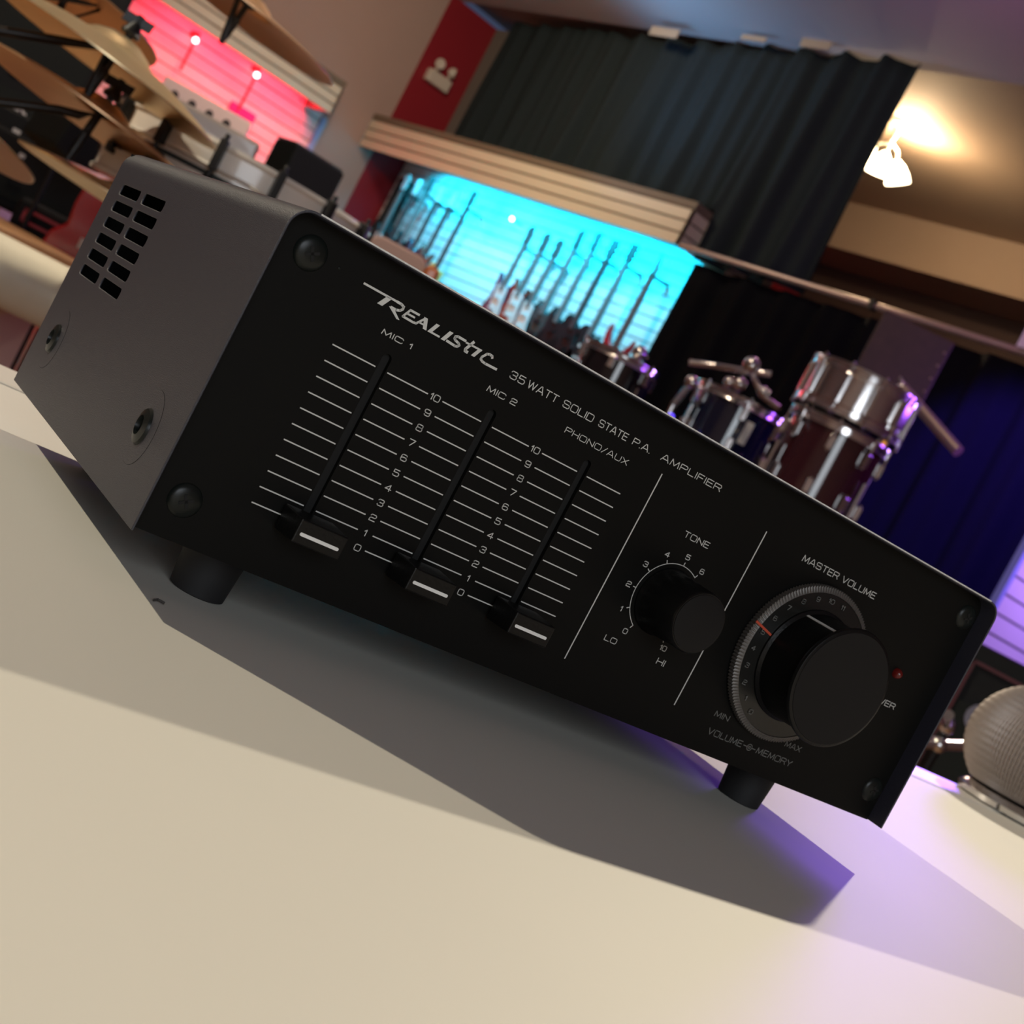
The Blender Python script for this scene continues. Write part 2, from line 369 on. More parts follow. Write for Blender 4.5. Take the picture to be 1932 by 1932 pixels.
for i, (a, b, lab) in enumerate((((1525, 83), (1572, 100), 'beige paper scrap at the top of the charcoal curtain, nearest its right end'),
                            ((1412, 74), (1450, 88), 'torn beige scrap in the middle of the charcoal curtain top'),
                            ((1240, 62), (1285, 76), 'dim beige scrap at the curtain top, left of the other two scraps'))):
    p = at(*a, 0, 6.80); q = at(*b, 0, 6.78)
    m = MB(); m.obox((p+q)/2-Vector((.06,0,0)), (0, (q.y-p.y)/2, 0.0), (0.003, 0, 0), (0, 0.0, 0.035 if i != 1 else .018))
    tag(m.build('paper_scrap', M['paper']), lab, 'paper', 'paper scraps at the curtain top')

# ---------------------------------------------------------------- glass ceiling lamp
gp = at(1700, 232, 2, ZC+0.1); lc = Vector((gp.x-0.0, gp.y, ZC+0.10))
r = empty('ceiling_lamp', lc, 0, 'glowing ceiling lamp with three glass shades right of the charcoal curtain', 'lamp')
m = MB(); m.lathe([(0.09, 0), (0.09, -0.02), (0.03, -0.05), (0.015, -0.16), (0.03, -0.19)], n=24); m.build('canopy', M['beige'], r, 40)
for k, (px_, py_) in enumerate(((1628, 292), (1660, 312), (1693, 330))):
    d = Vector((lc.x-CAM_LOC.x, 0, 0)); c = atd(px_, py_, (lc-CAM_LOC).length*0.995) - lc
    m = MB(); ax = Vector((c.x*1.1, c.y*1.1, -0.30)).normalized()
    m.lathe([(0.022, -0.11), (0.060, -0.06), (0.085, 0.0), (0.095, 0.06), (0.09, 0.068), (0.0, 0.04)], c, ax, 20)
    s = m.build('glass_shade', M['glass'], r, 50)
    m = MB(); m.tube([Vector((0,0,-0.16)), Vector((c.x*.5, c.y*.5, -0.20)), c - ax*0.085], 0.009); m.build('arm', M['beige'], r, 40)
light('lamp_bulb_light', 'POINT', lc + Vector((0.05, -0.05, -0.15)), 80, (1.0, 0.72, 0.42), None, 0.06)
light('lamp_bulb_light_low', 'POINT', lc + Vector((-0.05, -0.1, -0.55)), 14, (1.0, 0.74, 0.46), None, 0.06)

# ---------------------------------------------------------------- emergency light
ec = at(826, 152, 1, YB-0.04)
r = empty('emergency_light', ec, 0, 'pale twin-head emergency light on the red wall strip', 'emergency light')
m = MB(); m.box(-0.135, 0.135, -0.04, 0.04, -0.06, 0.06); m.build('housing', M['beige'], r, bevel=0.012)
for sx, ax in ((-0.07, (-0.3, -1, -.1)), (0.09, (0.9, -.5, 0.1))):
    h = MB(); h.cyl((sx, 0, .055), (sx, 0, .10), 0.012); h.lathe([(0.02, -0.035), (0.045, -0.01), (0.05, 0.03), (0.044, 0.035), (0.0, .03)], (sx, -.01, .135), ax, 20)
    h.build('lamp_head', M['beige'], r, 40)
exit_ = r
# white card high on the right
p = at(1958, 622, 0, 6.6)
m = MB(); m.obox(p, (0, .07, 0), (0.004, 0, 0), (0, 0, 0.12)); tag(m.build('card', M['label']), 'white card hanging just below the curtain rod at the right edge', 'card')
# cyan lamp lens at the slatwall's right end
p = at(1362, 556, 0, 7.1)
r = empty('wall_light', p, 0, 'small glowing cyan lamp at the right end of the guitar wall', 'lamp')
m = MB(); m.sphere((0,0,0), 0.035); m.build('lens', M['cyanbulb'], r, 60)
m = MB(); m.cyl((0,0,0), (0.09,0,0), 0.02); m.build('socket', M['blackm'], r, 40)

# ================================================================ GUITARS
def guitar(tip, joint, style, body, guard, neckmat, label, headm=None, scale=1.0, x=7.02, yaw=0.0):
    """hangs neck-up on the slatwall; local frame: y across, z up, face to -x; origin at the neck joint"""
    a = at(*tip, 0, x); b = at(*joint, 0, x); L = a.z - b.z
    r = empty('electric_guitar', b, yaw, label, 'guitar', 'guitars hanging on the cyan-lit wall')
    s = scale; fn = lambda u, v, w_: (-w_, -u, v)
    if style == 'strat':
        poly = [(0.028,-.005),(.045,-.03),(.075,.0),(.098,.035),(.105,.02),(.100,-.04),(.095,-.09),(.112,-.15),(.150,-.22),(.160,-.29),(.135,-.36),(.07,-.395),(-.01,-.40),(-.09,-.385),(-.145,-.33),(-.155,-.25),(-.125,-.18),(-.100,-.12),(-.105,-.05),(-.118,.02),(-.125,.08),(-.108,.085),(-.085,.05),(-.06,.0),(-.035,-.025),(-.028,-.005)]
    elif style == 'superstrat':
        poly = [(0.028,-.01),(.050,-.055),(.085,-.03),(.125,.03),(.150,.085),(.145,.0),(.120,-.07),(.105,-.12),(.140,-.20),(.150,-.28),(.11,-.36),(.03,-.39),(-.06,-.385),(-.135,-.34),(-.150,-.25),(-.120,-.17),(-.110,-.10),(-.140,-.02),(-.165,.06),(-.150,.15),(-.125,.08),(-.09,.01),(-.05,-.03),(-.028,-.01)]
    elif style == 'single':
        poly = [(0.03,.0),(.05,-.03),(.085,-.02),(.10,.0),(.10,-.04),(.085,-.10),(.105,-.17),(.155,-.22),(.165,-.30),(.13,-.38),(.05,-.42),(-.05,-.42),(-.13,-.38),(-.165,-.30),(-.155,-.22),(-.105,-.15),(-.10,-.07),(-.125,-.01),(-.12,.03),(-.08,.055),(-.04,.045),(-.03,.03)]
    else:   # offset metal shape
        poly = [(0.028,-.01),(.06,-.04),(.10,.03),(.12,.05),(.115,-.05),(.10,-.12),(.15,-.22),(.155,-.32),(.08,-.38),(-.02,-.40),(-.12,-.37),(-.16,-.29),(-.14,-.2),(-.105,-.13),(-.11,-.05),(-.10,.03),(-.08,.06),(-.055,.01),(-.028,-.01)]
    poly = [(u*s, v*s) for u, v in poly]
    m = MB(); m.prism(poly, 0.042*s, fn); m.build('body', body, r, bevel=0.008)
    if guard is not None:
        if style == 'strat':
            g = [(.03,-.01),(.07,-.04),(.078,-.10),(.085,-.17),(.11,-.25),(.09,-.32),(.05,-.28),(.0,-.22),(-.05,-.19),(-.055,-.12),(-.065,-.05),(-.06,-.01),(-.04,-.02),(-.03,-.01)]
        else:
            g = [(.03,-.08),(.085,-.10),(.12,-.22),(.06,-.25),(.035,-.2)]
        m = MB(); m.prism([(u*s, v*s) for u, v in g], 0.004, lambda u, v, w_: (-w_-0.042*s, -u, v)); m.build('pickguard', guard, r)
    hw = 0.023*s; hl = 0.17*s; nl = L - hl
    m = MB(); m.box(-0.052*s, -0.024*s, -hw, hw, -0.06*s, nl); m.build('neck', neckmat, r, bevel=0.004)
    if style == 'superstrat':
        hp = [(-.022,0),(-.045,.03),(-.02,.10),(.015,.17),(.022,.15),(.022,0)]
    elif style == 'single':
        hp = [(-.022,0),(-.045,.03),(-.048,.15),(-.02,.165),(0,.155),(.02,.165),(.048,.15),(.045,.03),(.022,0)]
    else:
        hp = [(-.022,0),(-.03,.03),(-.028,.12),(-.02,.165),(.015,.17),(.05,.15),(.055,.12),(.04,.09),(.045,.02),(.022,0)]
    hm = headm or neckmat
    m = MB(); m.prism([(u*s, v*s) for u, v in hp], 0.016, lambda u, v, w_: (-w_-0.028*s, u, v+nl)); h = m.build('headstock', hm, r, bevel=0.003)
    for k in range(6):
        if style == 'single': yy, zz = (-.058 if k < 3 else .058), nl + s*(.04 + .045*(k % 3))
        else: yy, zz = -.045, nl + s*(.03 + .022*k)
        m = MB(); m.cyl((-0.036*s, yy*s*.7, zz), (-0.036*s, yy*s*1.15, zz), 0.006*s, n=8); m.build('tuner', M['chrome'], h, 40)
    m = MB(); m.box(-.02, XS-x-.012, -.03*s, .03*s, nl-.03, nl-.012); m.cyl((-.05*s,-.026*s,nl-.02),(0,-.026*s,nl-.02),.006); m.cyl((-.05*s,.026*s,nl-.02),(0,.026*s,nl-.02),.006); m.build('wall_hanger', M['blackm'], r)
    for k, zz in enumerate((-.12, -.22)):
        m = MB(); m.box(-.056*s, -.042*s, -.038*s, .038*s, (zz-.012)*s, (zz+.012)*s); m.build('pickup', M['gblack'] if guard is None else M['pearl'], r)
    m = MB(); m.box(-.060*s, -.042*s, -.034*s, .034*s, -.315*s, -.285*s); m.build('bridge', M['chrome'], r)
    return r
def hook(tip, joint, x=7.12):
    pass
G = [((1003,428),(958,540),'strat',M['dpurple'],M['pearl'],M['neckm'],'dark purple double-horned guitar with white pickguard, leftmost of the right-hand wall guitars'),
 ((1032,440),(988,552),'strat',M['sun'],M['pearl'],M['neckm'],'brown sunburst guitar with white pickguard between the purple and the black ones'),
 ((1054,452),(1008,572),'strat',M['gblack'],M['pearl'],M['neckm'],'black guitar with white pickguard right of the sunburst one'),
 ((1086,432),(1033,585),'offset',M['ggrey'],None,M['neckm'],'dark grey guitar with chrome bridge, fourth from left in the right-hand row'),
 ((1133,440),(1060,600),'offset',M['gblack'],None,M['neckm'],'black guitar whose headstock glows cyan, between dark grey and single-cut ones'),
 ((1157,452),(1090,612),'single',M['gblack'],None,M['neckd'],'black single-cut guitar with dark neck, third from the red one'),
 ((1195,459),(1120,632),'single',M['gblack'],M['gblack'],M['neckm'],'black guitar with pale neck and wide dark headstock left of the red guitar'),
 ((1258,480),(1168,655),'superstrat',M['red'],None,M['neckr'],'bright red guitar with long pointed horns, rightmost on the wall')]
for (t, j, st, b, g, n, lab) in G:
    guitar(t, j, st, b, g, n, lab, headm=M['ggrey'] if st != 'superstrat' else M['neckm'], scale=1.0)
GL = [((770,330),(724,440),'strat',M['blackm'],M['pearl'],M['neckm'],'guitar with pale wide neck beside the black gig bag, far left of the wall'),
 ((793,340),(745,450),'strat',M['gblack'],None,M['neckd'],'guitar with near-black neck, second from the gig bag'),
 ((820,336),(765,455),'strat',M['gblack'],None,M['neckm'],'guitar with dark slanted headstock, third from the gig bag'),
 ((838,352),(785,470),'strat',M['dpurple'],None,M['neckd'],'slim-necked guitar fourth from the gig bag, headstock lost in cyan glare'),
 ((864,362),(808,482),'strat',M['sun'],None,M['neckd'],'slim-necked guitar just left of the amber-bodied one'),
 ((894,360),(828,510),'single',M['amber'],None,M['neckd'],'amber yellow round-bodied guitar with dark square headstock')]
for (t, j, st, b, g, n, lab) in GL:
    guitar(t, j, st, b, g, n, lab, headm=M['ggrey'] if 'dark' in lab else M['pearl'], scale=0.9)
# black gig bag at the wall's far end
p = at(700, 430, 0, 6.9); q = at(752, 335, 0, 6.9)
r = empty('gig_bag', (7.095, 11.0, 1.45), 0, 'black guitar gig bag hanging at the far left end of the cyan wall', 'bag')
m = MB(); m.prism([(-.10,-.1),(-.17,.0),(-.18,.15),(-.13,.35),(-.15,.5),(-.12,.68),(-.06,.80),(-.05,1.2),(0.05,1.2),(.06,.80),(.12,.68),(.15,.5),(.13,.35),(.18,.15),(.17,.0),(.10,-.1)], .12, lambda u, v, w_: (-w_+.06, u, v))
m.build('bag_body', M['grille'], r, bevel=0.02)
m = MB(); m.tube([(-.07,-.03,.3),(-.11,0,.4),(-.11,0,.55),(-.07,.03,.65)], .012); m.build('handle', M['blackm'], r, 40)
# bright spot lamp on the cyan wall
p = at(966, 413, 0, 7.05)
r = empty('wall_light', p, 0, 'tiny bright lamp point high in the middle of the cyan wall', 'lamp')
m = MB(); m.sphere((0,0,0), .018); m.build('lens', M['bulb'], r, 60)
m = MB(); m.cyl((0,0,0), (.12,0,0), .010); m.build('stem', M['blackm'], r, 40)
# rods on the red wall; glowing tips imitate a bright reflection
for (tp, bt, lab) in (((365,74),(340,132),'slim upright rod with bright tip on the red wall, left of its twin'), ((484,142),(450,208),'slim upright rod with bright tip on the red wall, nearer its right end')):
    a = at(*tp, 1, 11.18); b = at(*bt, 1, 11.18)
    r = empty('display_lamp', b, 0, lab, 'lamp', 'rod lamps on the red slat wall')
    m = MB(); m.cyl((0,0,0), (0,0,a.z-b.z), .012); m.build('rod', M['redtrim'], r, 40)
    m = MB(); m.sphere((0,-.01,a.z-b.z), .024); m.build('bulb', M['bulb'], r, 60)
    m = MB(); m.box(-.015,.015,-.015,.12,a.z-b.z+.03,a.z-b.z+.07); m.build('hook', M['redtrim'], r)

# ================================================================ DRUMS ON THE RIGHT
def drum(name, base, rad, h, shell, label, cat, lugs=8, hoopm=None, headm=None, legs=0, hoop=0.028, tube_lug=False, group=None, rz=0.0):
    r = empty(name, base, rz, label, cat, group); hoopm = hoopm or M['chrome']
    m = MB(); m.lathe([(rad*.97, 0.012), (rad*.97, h-0.012)], n=48); m.build('shell', shell, r, 40)
    for z0, s in ((0, 1), (h, -1)):
        m = MB(); m.lathe([(rad*.985, z0+s*.0), (rad*1.05, z0), (rad*1.055, z0+s*.006), (rad*1.03, z0+s*.010), (rad*1.03, z0+s*hoop), (rad*1.05, z0+s*(hoop+.004)), (rad*1.0, z0+s*(hoop+.004))], n=48)
        m.build('hoop', hoopm, r, 40)
        m = MB(); m.lathe([(0, z0+s*.008), (rad*.985, z0+s*.008), (rad*.985, z0+s*.011), (0, z0+s*.011)], n=48); m.build('drum_head', headm or M['head'], r, 40)
    for k in range(lugs):
        q = 2*PI*(k+.5)/lugs; c, s_ = math.cos(q), math.sin(q)
        m = MB(); R_ = rad*.99
        rad_v = Vector((c, s_, 0)); tan = Vector((-s_, c, 0))
        if tube_lug: m.obox(rad_v*(R_+.006)+Vector((0,0,h/2)), rad_v*.008, tan*.009, Vector((0,0,h*.32)))
        else:
            m.obox(rad_v*(R_+.006)+Vector((0,0,h*.76)), rad_v*.010, tan*.011, Vector((0,0,.024)))
        lg = m.build('lug', M['chrome'], r, bevel=.003); lg2 = lg
        if not tube_lug:
            m = MB(); m.obox(rad_v*(R_+.006)+Vector((0,0,h*.24)), rad_v*.010, tan*.011, Vector((0,0,.024))); lg2 = m.build('lug', M['chrome'], r, bevel=.003)
        m = MB(); m.cyl(rad_v*(rad*1.05)+Vector((0,0,h+.008)), rad_v*(rad*1.03)+Vector((0,0,h*.66)), .0045, n=8); m.build('tension_rod', M['chrome'], lg, 40)
        m = MB(); m.cyl(rad_v*(rad*1.05)+Vector((0,0,-.008)), rad_v*(rad*1.03)+Vector((0,0,h*.34)), .0045, n=8); m.build('tension_rod', M['chrome'], lg2, 40)
    for k in range(legs):
        q = 2*PI*k/legs + .4; c, s_ = math.cos(q), math.sin(q)
        m = MB(); m.tube([(c*rad*1.06, s_*rad*1.06, h*.55), (c*rad*1.06, s_*rad*1.06, -.05), (c*rad*1.25, s_*rad*1.25, -base[2]+.02)], .007, 8)
        m.build('leg', M['chrome'], r, 40)
    return r
sb = atd(1556, 868, 4.85)
# plum floor tom, chrome snare on top of it
ft = drum('floor_tom', (3.600, 2.600, 1.245), 0.170, 0.300, M['plum'], 'plum floor tom with chrome lugs underneath the chrome snare drum', 'drum', 8, legs=3, rz=.2)
sn = drum('snare_drum', (3.600, 2.600, 1.563), 0.180, 0.165, M['chrome'], 'shiny chrome snare drum resting on the plum floor tom', 'drum', 10, tube_lug=True)
m = MB(); m.box(-.02,.02,-.2,-.17,.05,.13); m.build('strainer', M['chrome'], sn, bevel=.003)
# tom stand arm
a = atd(1703, 732, 5.3); b = atd(1808, 852, 5.1)
r = empty('boom_arm', a, 0, 'grey metal tube slanting down right of the chrome snare drum', 'stand')
m = MB(); m.cyl((0,0,0), b-a, .021); m.build('tube', M['rod'], r, 40)
m = MB(); m.sphere((0,0,0), .022); m.cyl((0,-.02,0),(0,.03,.03),.008); m.build('clamp', M['chrome'], r, 40)
m = MB(); m.tube([(0,0,0), (0.0,.05,-.25), (0.02,.10,-1.0), (0.02,.10,-a.z+.01)], .012); m.build('stand_pole', M['blackm'], r, 40)
# navy tom with stand and white tag
nv = drum('tom_drum', (3.64, 3.075, 1.285), 0.165, 0.225, M['bluedrum'], 'navy blue tom with chrome lugs and a white oval tag', 'drum', 6, legs=3, rz=.35)
fdir = (CAM_LOC - Vector((3.64,3.075,1.35))); fdir.z = 0; fdir.normalize(); fdl = Matrix.Rotation(-.35, 3, 'Z') @ fdir; tnl = Vector((-fdl.y, fdl.x, 0))
m = MB(); m.obox(fdl*.168 + tnl*.062 + Vector((0,0,.115)), tnl*.014, fdl*.002, (0,0,.042)); m.build('tag', M['label'], nv, bevel=.006)
m = MB(); m.lathe([(0.0,0),(.022,0),(.02,.004),(0,.005)], fdl*.153 + tnl*.012 + Vector((0,0,.11)), fdl, 20); m.build('badge', M['gold'], nv, 40)
# chrome tom arm over the navy drum
r = empty('tom_holder', atd(1400, 712, 4.75), 0, 'chrome tom holder arm with clamps above the navy tom', 'stand')
o0 = r.location.copy()
m = MB(); m.tube([atd(1300,684,4.8)-o0, atd(1350,690,4.8)-o0, atd(1405,700,4.7)-o0, atd(1455,706,4.7)-o0], .011); m.build('arm', M['chrome'], r, 40)
for px_, py_, rr in ((1418,690,.030),(1395,725,.024),(1375,722,.02),(1440,740,.02)):
    m = MB(); m.sphere(atd(px_,py_,4.7)-o0, rr, 12); m.cyl(atd(px_-8,py_-6,4.7)-o0, atd(px_+12,py_+4,4.7)-o0, rr*.6); m.build('clamp', M['chrome'], r, 30)
m = MB(); m.tube([atd(1418,700,4.7)-o0, atd(1436,745,4.7)-o0, atd(1470,770,4.65)-o0], .010); m.build('wing', M['chrome'], r, 40)
m = MB(); p0 = atd(1400,715,4.72)-o0; p1_ = atd(1396,722,5.5)-o0; m.cyl(p0, p1_, .012); m.cyl(p1_, (p1_.x, p1_.y, -o0.z+.005), .012); m.build('pole', M['blackm'], r, 40)
# black tom on the left
bt = drum('tom_drum', (3.485, 3.57, 1.275), 0.150, 0.200, M['blackdrum'], 'black tom with chrome hoops in front of the red guitar', 'drum', 6, legs=3, rz=.1)
m = MB(); m.sphere((-.04,-.10,.23), .03, 12); m.cyl((-.06,-.11,.21),(.05,-.06,.23),.012); m.build('chrome_bracket', M['chrome'], bt, 30)
# small chrome clutch between the toms
p = atd(1305, 722, 5.0)
r = empty('drum_clamp', p, 0, 'small chrome drum clamp left of the navy tom', 'hardware')
m = MB(); m.sphere((0,0,0), .026, 12); m.cyl((0,0,0), (-.03,0,-.10), .012); m.cyl((-.03,0,-.10),(-.02,0,-p.z+.01),.010); m.build('body', M['chrome'], r, 40)
m = MB(); m.sphere((-.035,-.02,-.14), .012, 10); m.build('knob', mat('blue_glow', (.1,.1,1), .3, emit=(.1,.05,1), estr=2), r, 60)
# amber reflections by the floor tom, imitated by glowing beads on a cord
lp = atd(1664, 850, 5.6)
r = empty('light_string', lp, 0, 'vertical string of small amber bulbs beside the plum floor tom', 'lights')
for i, (px_, py_) in enumerate(((1664,850),(1652,872),(1640,892),(1627,912))):
    c = atd(px_, py_, 5.6) - lp
    m = MB(); m.sphere(c, .007 + .004*(i == 3), 10); m.build('amber_bulb', mat('amber_glow', (1,.5,.1), .3, emit=(1,.42,.06), estr=2.5 if i == 3 else 1.0), r, 60)
m = MB(); m.cyl((0,.02,.05), (0,.02,-lp.z+.01), .004, n=8); m.build('cord', M['blackm'], r, 40)

# brown box against the drape
a = atd(1700, 682, 6.3)
r = empty('brown_box', (a.x, a.y, a.z-.14), math.radians(-53), 'dark brown leatherette box with gold studs standing behind the snare drum', 'box')
m = MB(); m.box(-.16,.16,-.06,.06,-.05,.30); m.build('box_body', M['brownb'], r, bevel=.008)
for k in range(5):
    m = MB(); m.sphere((.14, -.062, .0+.06*k), .006, 8); m.build('stud', M['gold'], r, 60)
m = MB(); m.box(-.12,.12,-.05,.05,-a.z+.15,-.05); m.build('pedestal', M['drapeb'], r)
# amp with red piping and pale logo at the far right, behind the drums
def amp_box(name, p, w_, h_, d_, rz=0, label='', cat='', top=0.0, body=None, piping=None, logo=None, grille=True):
    r = empty(name, p, rz, label, cat)
    m = MB(); m.box(-w_/2, w_/2, 0, d_, 0, h_); m.build('cabinet', body or M['blk'], r, bevel=.01)
    if grille: m = MB(); m.box(-w_/2+.03, w_/2-.03, -.008, .002, .03, h_-.12-top); m.build('grille', M['grille'], r)
    h_ -= top
    if piping:
        m = MB()
        for (x0,x1,z0,z1) in ((-w_/2+.02,w_/2-.02,h_-.028,h_-.02),(-w_/2+.02,-w_/2+.028,.02,h_-.02),(w_/2-.028,w_/2-.02,.02,h_-.02),(-w_/2+.02,w_/2-.02,.02,.028)):
            m.box(x0,x1,-.015,0,z0,z1)
        m.build('piping', piping, r)
    if logo == 'G':
        m = MB(); s = MB()
        pts = arc(0, 0, .027, math.radians(40), math.radians(320), 16)
        for (a0, b0) in zip(pts, pts[1:]): m.obox(((a0[0]+b0[0])/2-.212, -.014, (a0[1]+b0[1])/2+h_*.50+.085), ((b0[0]-a0[0])/2*1.15, 0, (b0[1]-a0[1])/2*1.15), (0,.004,0), Vector((-(b0[1]-a0[1]), 0, b0[0]-a0[0])).normalized()*.009)
        m.box(-.217, -.187, -.018, -.010, h_*.50+.085-.012, h_*.50+.085); m.build('logo', mat('dull_blue_logo', (.25,.25,.34), .6), r)
    if logo == 'script':
        m = MB(); pts = [(i*.018-.10, .012*math.sin(i*2.1)+.008*math.sin(i*.9)) for i in range(12)]
        m.tube([(u, -.014, h_-.07+v) for u, v in pts], .008, 6); m.build('logo', M['label'], r)
    for k in ((-w_/2+.04), (w_/2-.04)):
        m = MB(); m.cyl((k, d_/2, -.02), (k, d_/2, 0), .02); m.build('foot', M['rubber'], r, 40)
    return r
def stand_under(p, w_, d_, rz, label):
    r = empty('shelf_stand', (p[0], p[1], 0), rz, label, 'stand')
    h = p[2]-.02
    m = MB(); m.box(-w_/2, w_/2, 0, d_, h-.03, h); m.build('shelf', M['blk'], r)
    for sx in (-1, 1):
        for y in (.02, d_-.06): m = MB(); m.box(sx*(w_/2-.04)-.02, sx*(w_/2-.04)+.02, y, y+.04, 0, h-.03); m.build('leg', M['blackm'], r)
    return r
p = atd(1925, 1395, 3.6); p = Vector((p.x+.062, p.y-.091, p.z-.315))
rz_ = math.radians(-56)
ga = amp_box('guitar_amplifier', p,   .62, .475, .28, top=.022, rz=rz_, label='black guitar amplifier with thin dark red piping and pale letter logo behind the microphone', cat='amplifier', piping=mat('dark_red_piping', (0.10, 0.012, 0.02), 0.5), logo='G')
stand_under(p, .6, .28, rz_, 'low black stand under the red-piped amplifier at right')

# chrome stand feet at right
for (px_, py_, dx, lab) in ((1786, 1370, .05, 'chrome wing-nut hardware beside the amplifier corner, upper of two'), (1770, 1405, -.05, 'chrome hardware piece glinting by the counter edge, lower of two')):
    c = atd(px_, py_, 2.6)
    r = empty('stand_hardware', c, 0, lab, 'hardware', 'chrome stand hardware at right')
    m = MB(); m.sphere((0,0,0), .016, 12); m.cyl((-dx,-.02,.02), (dx,.02,-.02), .010); m.build('wing_nut', M['chrome'], r, 40)
    m = MB(); m.cyl((0,0,0), (.02,.04,-c.z+.01), .010); m.build('pole', M['blackm'], r, 40)

# ================================================================ LEFT SIDE: CYMBALS AND DRUM
def cymbal(px_, py_, dist, rad, tilt, roll, mt, label, bell=.028, drop=.03, arm=None, nut=True):
    c = atd(px_, py_, dist); v = (c-CAM_LOC); v.z = 0; v.normalize(); h = v.cross(Vector((0,0,1))).normalized()
    n = (Vector((0,0,1)) + v*math.tan(math.radians(tilt)) + h*math.tan(math.radians(roll))).normalized()
    r = empty('cymbal', c, 0, label, 'cymbal')
    s = MB(); R_ = rad
    prof = [(0.006, 0), (.022, -.002), (.040, -.010), (.052, -bell)]
    for k in range(1, 9): prof.append((.052+(R_-.052)*k/8, -bell-drop*(k/8)**1.5))
    prof += [(R_, -bell-drop-.002)]
    for k in range(8, 0, -1): prof.append((.052+(R_-.052)*k/8-.001, -bell-drop*(k/8)**1.5-.0022))
    prof += [(.050, -bell-.003), (.038, -.013), (.022, -.005), (0.006, -.003)]
    s.lathe(prof, (0,0,0), n, 64); o = s.build('bronze_disc', mt, r, 50)
    g = MB()
    for k in range(2, 9): g.lathe([(.052+(R_-.052)*k/9, -bell-drop*(k/9)**1.5+.0009), (.052+(R_-.052)*k/9+.001, -bell-drop*(k/9)**1.5+.0009)], (0,0,0), n, 64)
    st = empty('cymbal_stand', (c.x, c.y, 0), 0, 'black stand holding the ' + label.split(',')[0], 'stand')
    b = c - Vector((c.x, c.y, 0))
    m = MB(); m.cyl(b - n*.10, b + n*.035, .005, n=10); m.build('rod', M['blackm'], st, 40)
    m = MB(); m.lathe([(0.012,0),(.014,.004),(.010,.012),(.006,.02)], b+n*.004, n, 16); m.obox(b+n*.026, h*.020, v*.004, n*.007); m.build('wing_nut', M['blackm'], st, 40)
    m = MB(); m.lathe([(0.016,0),(.018,-.012),(.010,-.018)], b-n*.006, n, 16); m.build('felt', M['rubber'], st, 40)
    if arm:
        pts = [b-n*.05, b-n*.09] + [atd(*q, dist)-Vector((c.x,c.y,0)) for q in arm]
        end = pts[-1]; m = MB(); m.tube(pts, .0065, 10); m.build('boom_arm', M['blackm'], st, 40)
        m = MB(); m.cyl(end, (end.x-.05, end.y, .25), .008); base = (end.x-.05, end.y, .25)
    else:
        m = MB(); q = b - n*.09; m.cyl(q, (q.x, q.y, .25), .005); base = (q.x, q.y, .25)
    m.build('pole', M['blackm'], st, 40)
    for k in range(3):
        a = 2*PI*k/3+.5; m = MB(); m.cyl(base, (base[0]+.3*math.cos(a), base[1]+.3*math.sin(a), .01), .010); m.build('leg', M['blackm'], st, 40)
    return r
cymbal(240, 72, 2.05, .172, -0.5, 8.0, M['brass'], 'large golden cymbal with bright rim at the top left, biggest of the cymbals', bell=.020, drop=.027, arm=[(205, 92), (110, 76), (0, 58), (-170, 30)])
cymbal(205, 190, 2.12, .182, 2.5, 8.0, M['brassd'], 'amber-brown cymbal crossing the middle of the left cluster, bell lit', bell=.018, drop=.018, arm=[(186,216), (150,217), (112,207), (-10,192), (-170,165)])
cymbal(255, 358, 2.15, .165, 2.0, 5, M['brass'], 'pale yellow cymbal half hidden behind the grey amplifier case', bell=.015, drop=.015)
cymbal(-70, 195, 2.10, .128, 9, 9, M['brass'], 'tan cymbal at the left edge with a rounded tip', bell=.015, drop=.015)
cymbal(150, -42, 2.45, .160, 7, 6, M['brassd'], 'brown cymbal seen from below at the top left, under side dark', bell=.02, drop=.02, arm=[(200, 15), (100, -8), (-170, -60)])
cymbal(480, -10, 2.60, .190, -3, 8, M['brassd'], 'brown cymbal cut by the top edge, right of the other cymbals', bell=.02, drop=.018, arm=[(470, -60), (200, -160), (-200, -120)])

# big white drum
c = Vector((1.00, 2.12, 1.0)); e = atd(470, 318, 2.35)
wd = drum('marching_drum', (e.x, e.y, e.z-.115), 0.205, 0.115, M['wdrum'], 'white wrapped drum with pale hoop and black lugs behind the amplifier', 'drum', 0, hoopm=M['wdrum'], headm=M['head'], legs=0, hoop=.035)
m = MB(); m.cyl((0,0,-.02), (0,0,-(e.z-.115)+.01), .02); m.cyl((0,0,-.02),(0,0,.0),.08); m.build('stand_pole', M['blackm'], wd, 40)
wd.rotation_euler = (0, 0, 0)
vd = (e-CAM_LOC); vd.z = 0; vd.normalize(); base_a = math.atan2(-vd.y, -vd.x)
for k, off in enumerate((-62, -36, -12, 12, 36, 62, 100, 140, 180, 220, 260)):
    a = base_a + math.radians(off); rv = Vector((math.cos(a), math.sin(a), 0)); tv = Vector((-rv.y, rv.x, 0))
    m = MB(); m.obox(rv*.212+Vector((0,0,.045)), rv*.010, tv*.009, (0,0,.016)); lg = m.build('lug', M['blackm'], wd, bevel=.003)
    m = MB(); m.obox(rv*.220+Vector((0,0,.095)), rv*.008, tv*.006, (0,0,.024)); m.cyl(rv*.222+Vector((0,0,.06)), rv*.222+Vector((0,0,.128)), .004, n=8); m.build('claw', M['blackm'], lg, bevel=.002)
m = MB(); m.lathe([(0.2, .062), (.2015,.064),(.2015,.067),(.2,.069)], n=48); m.build('seam', M['ggrey'], wd, 40)

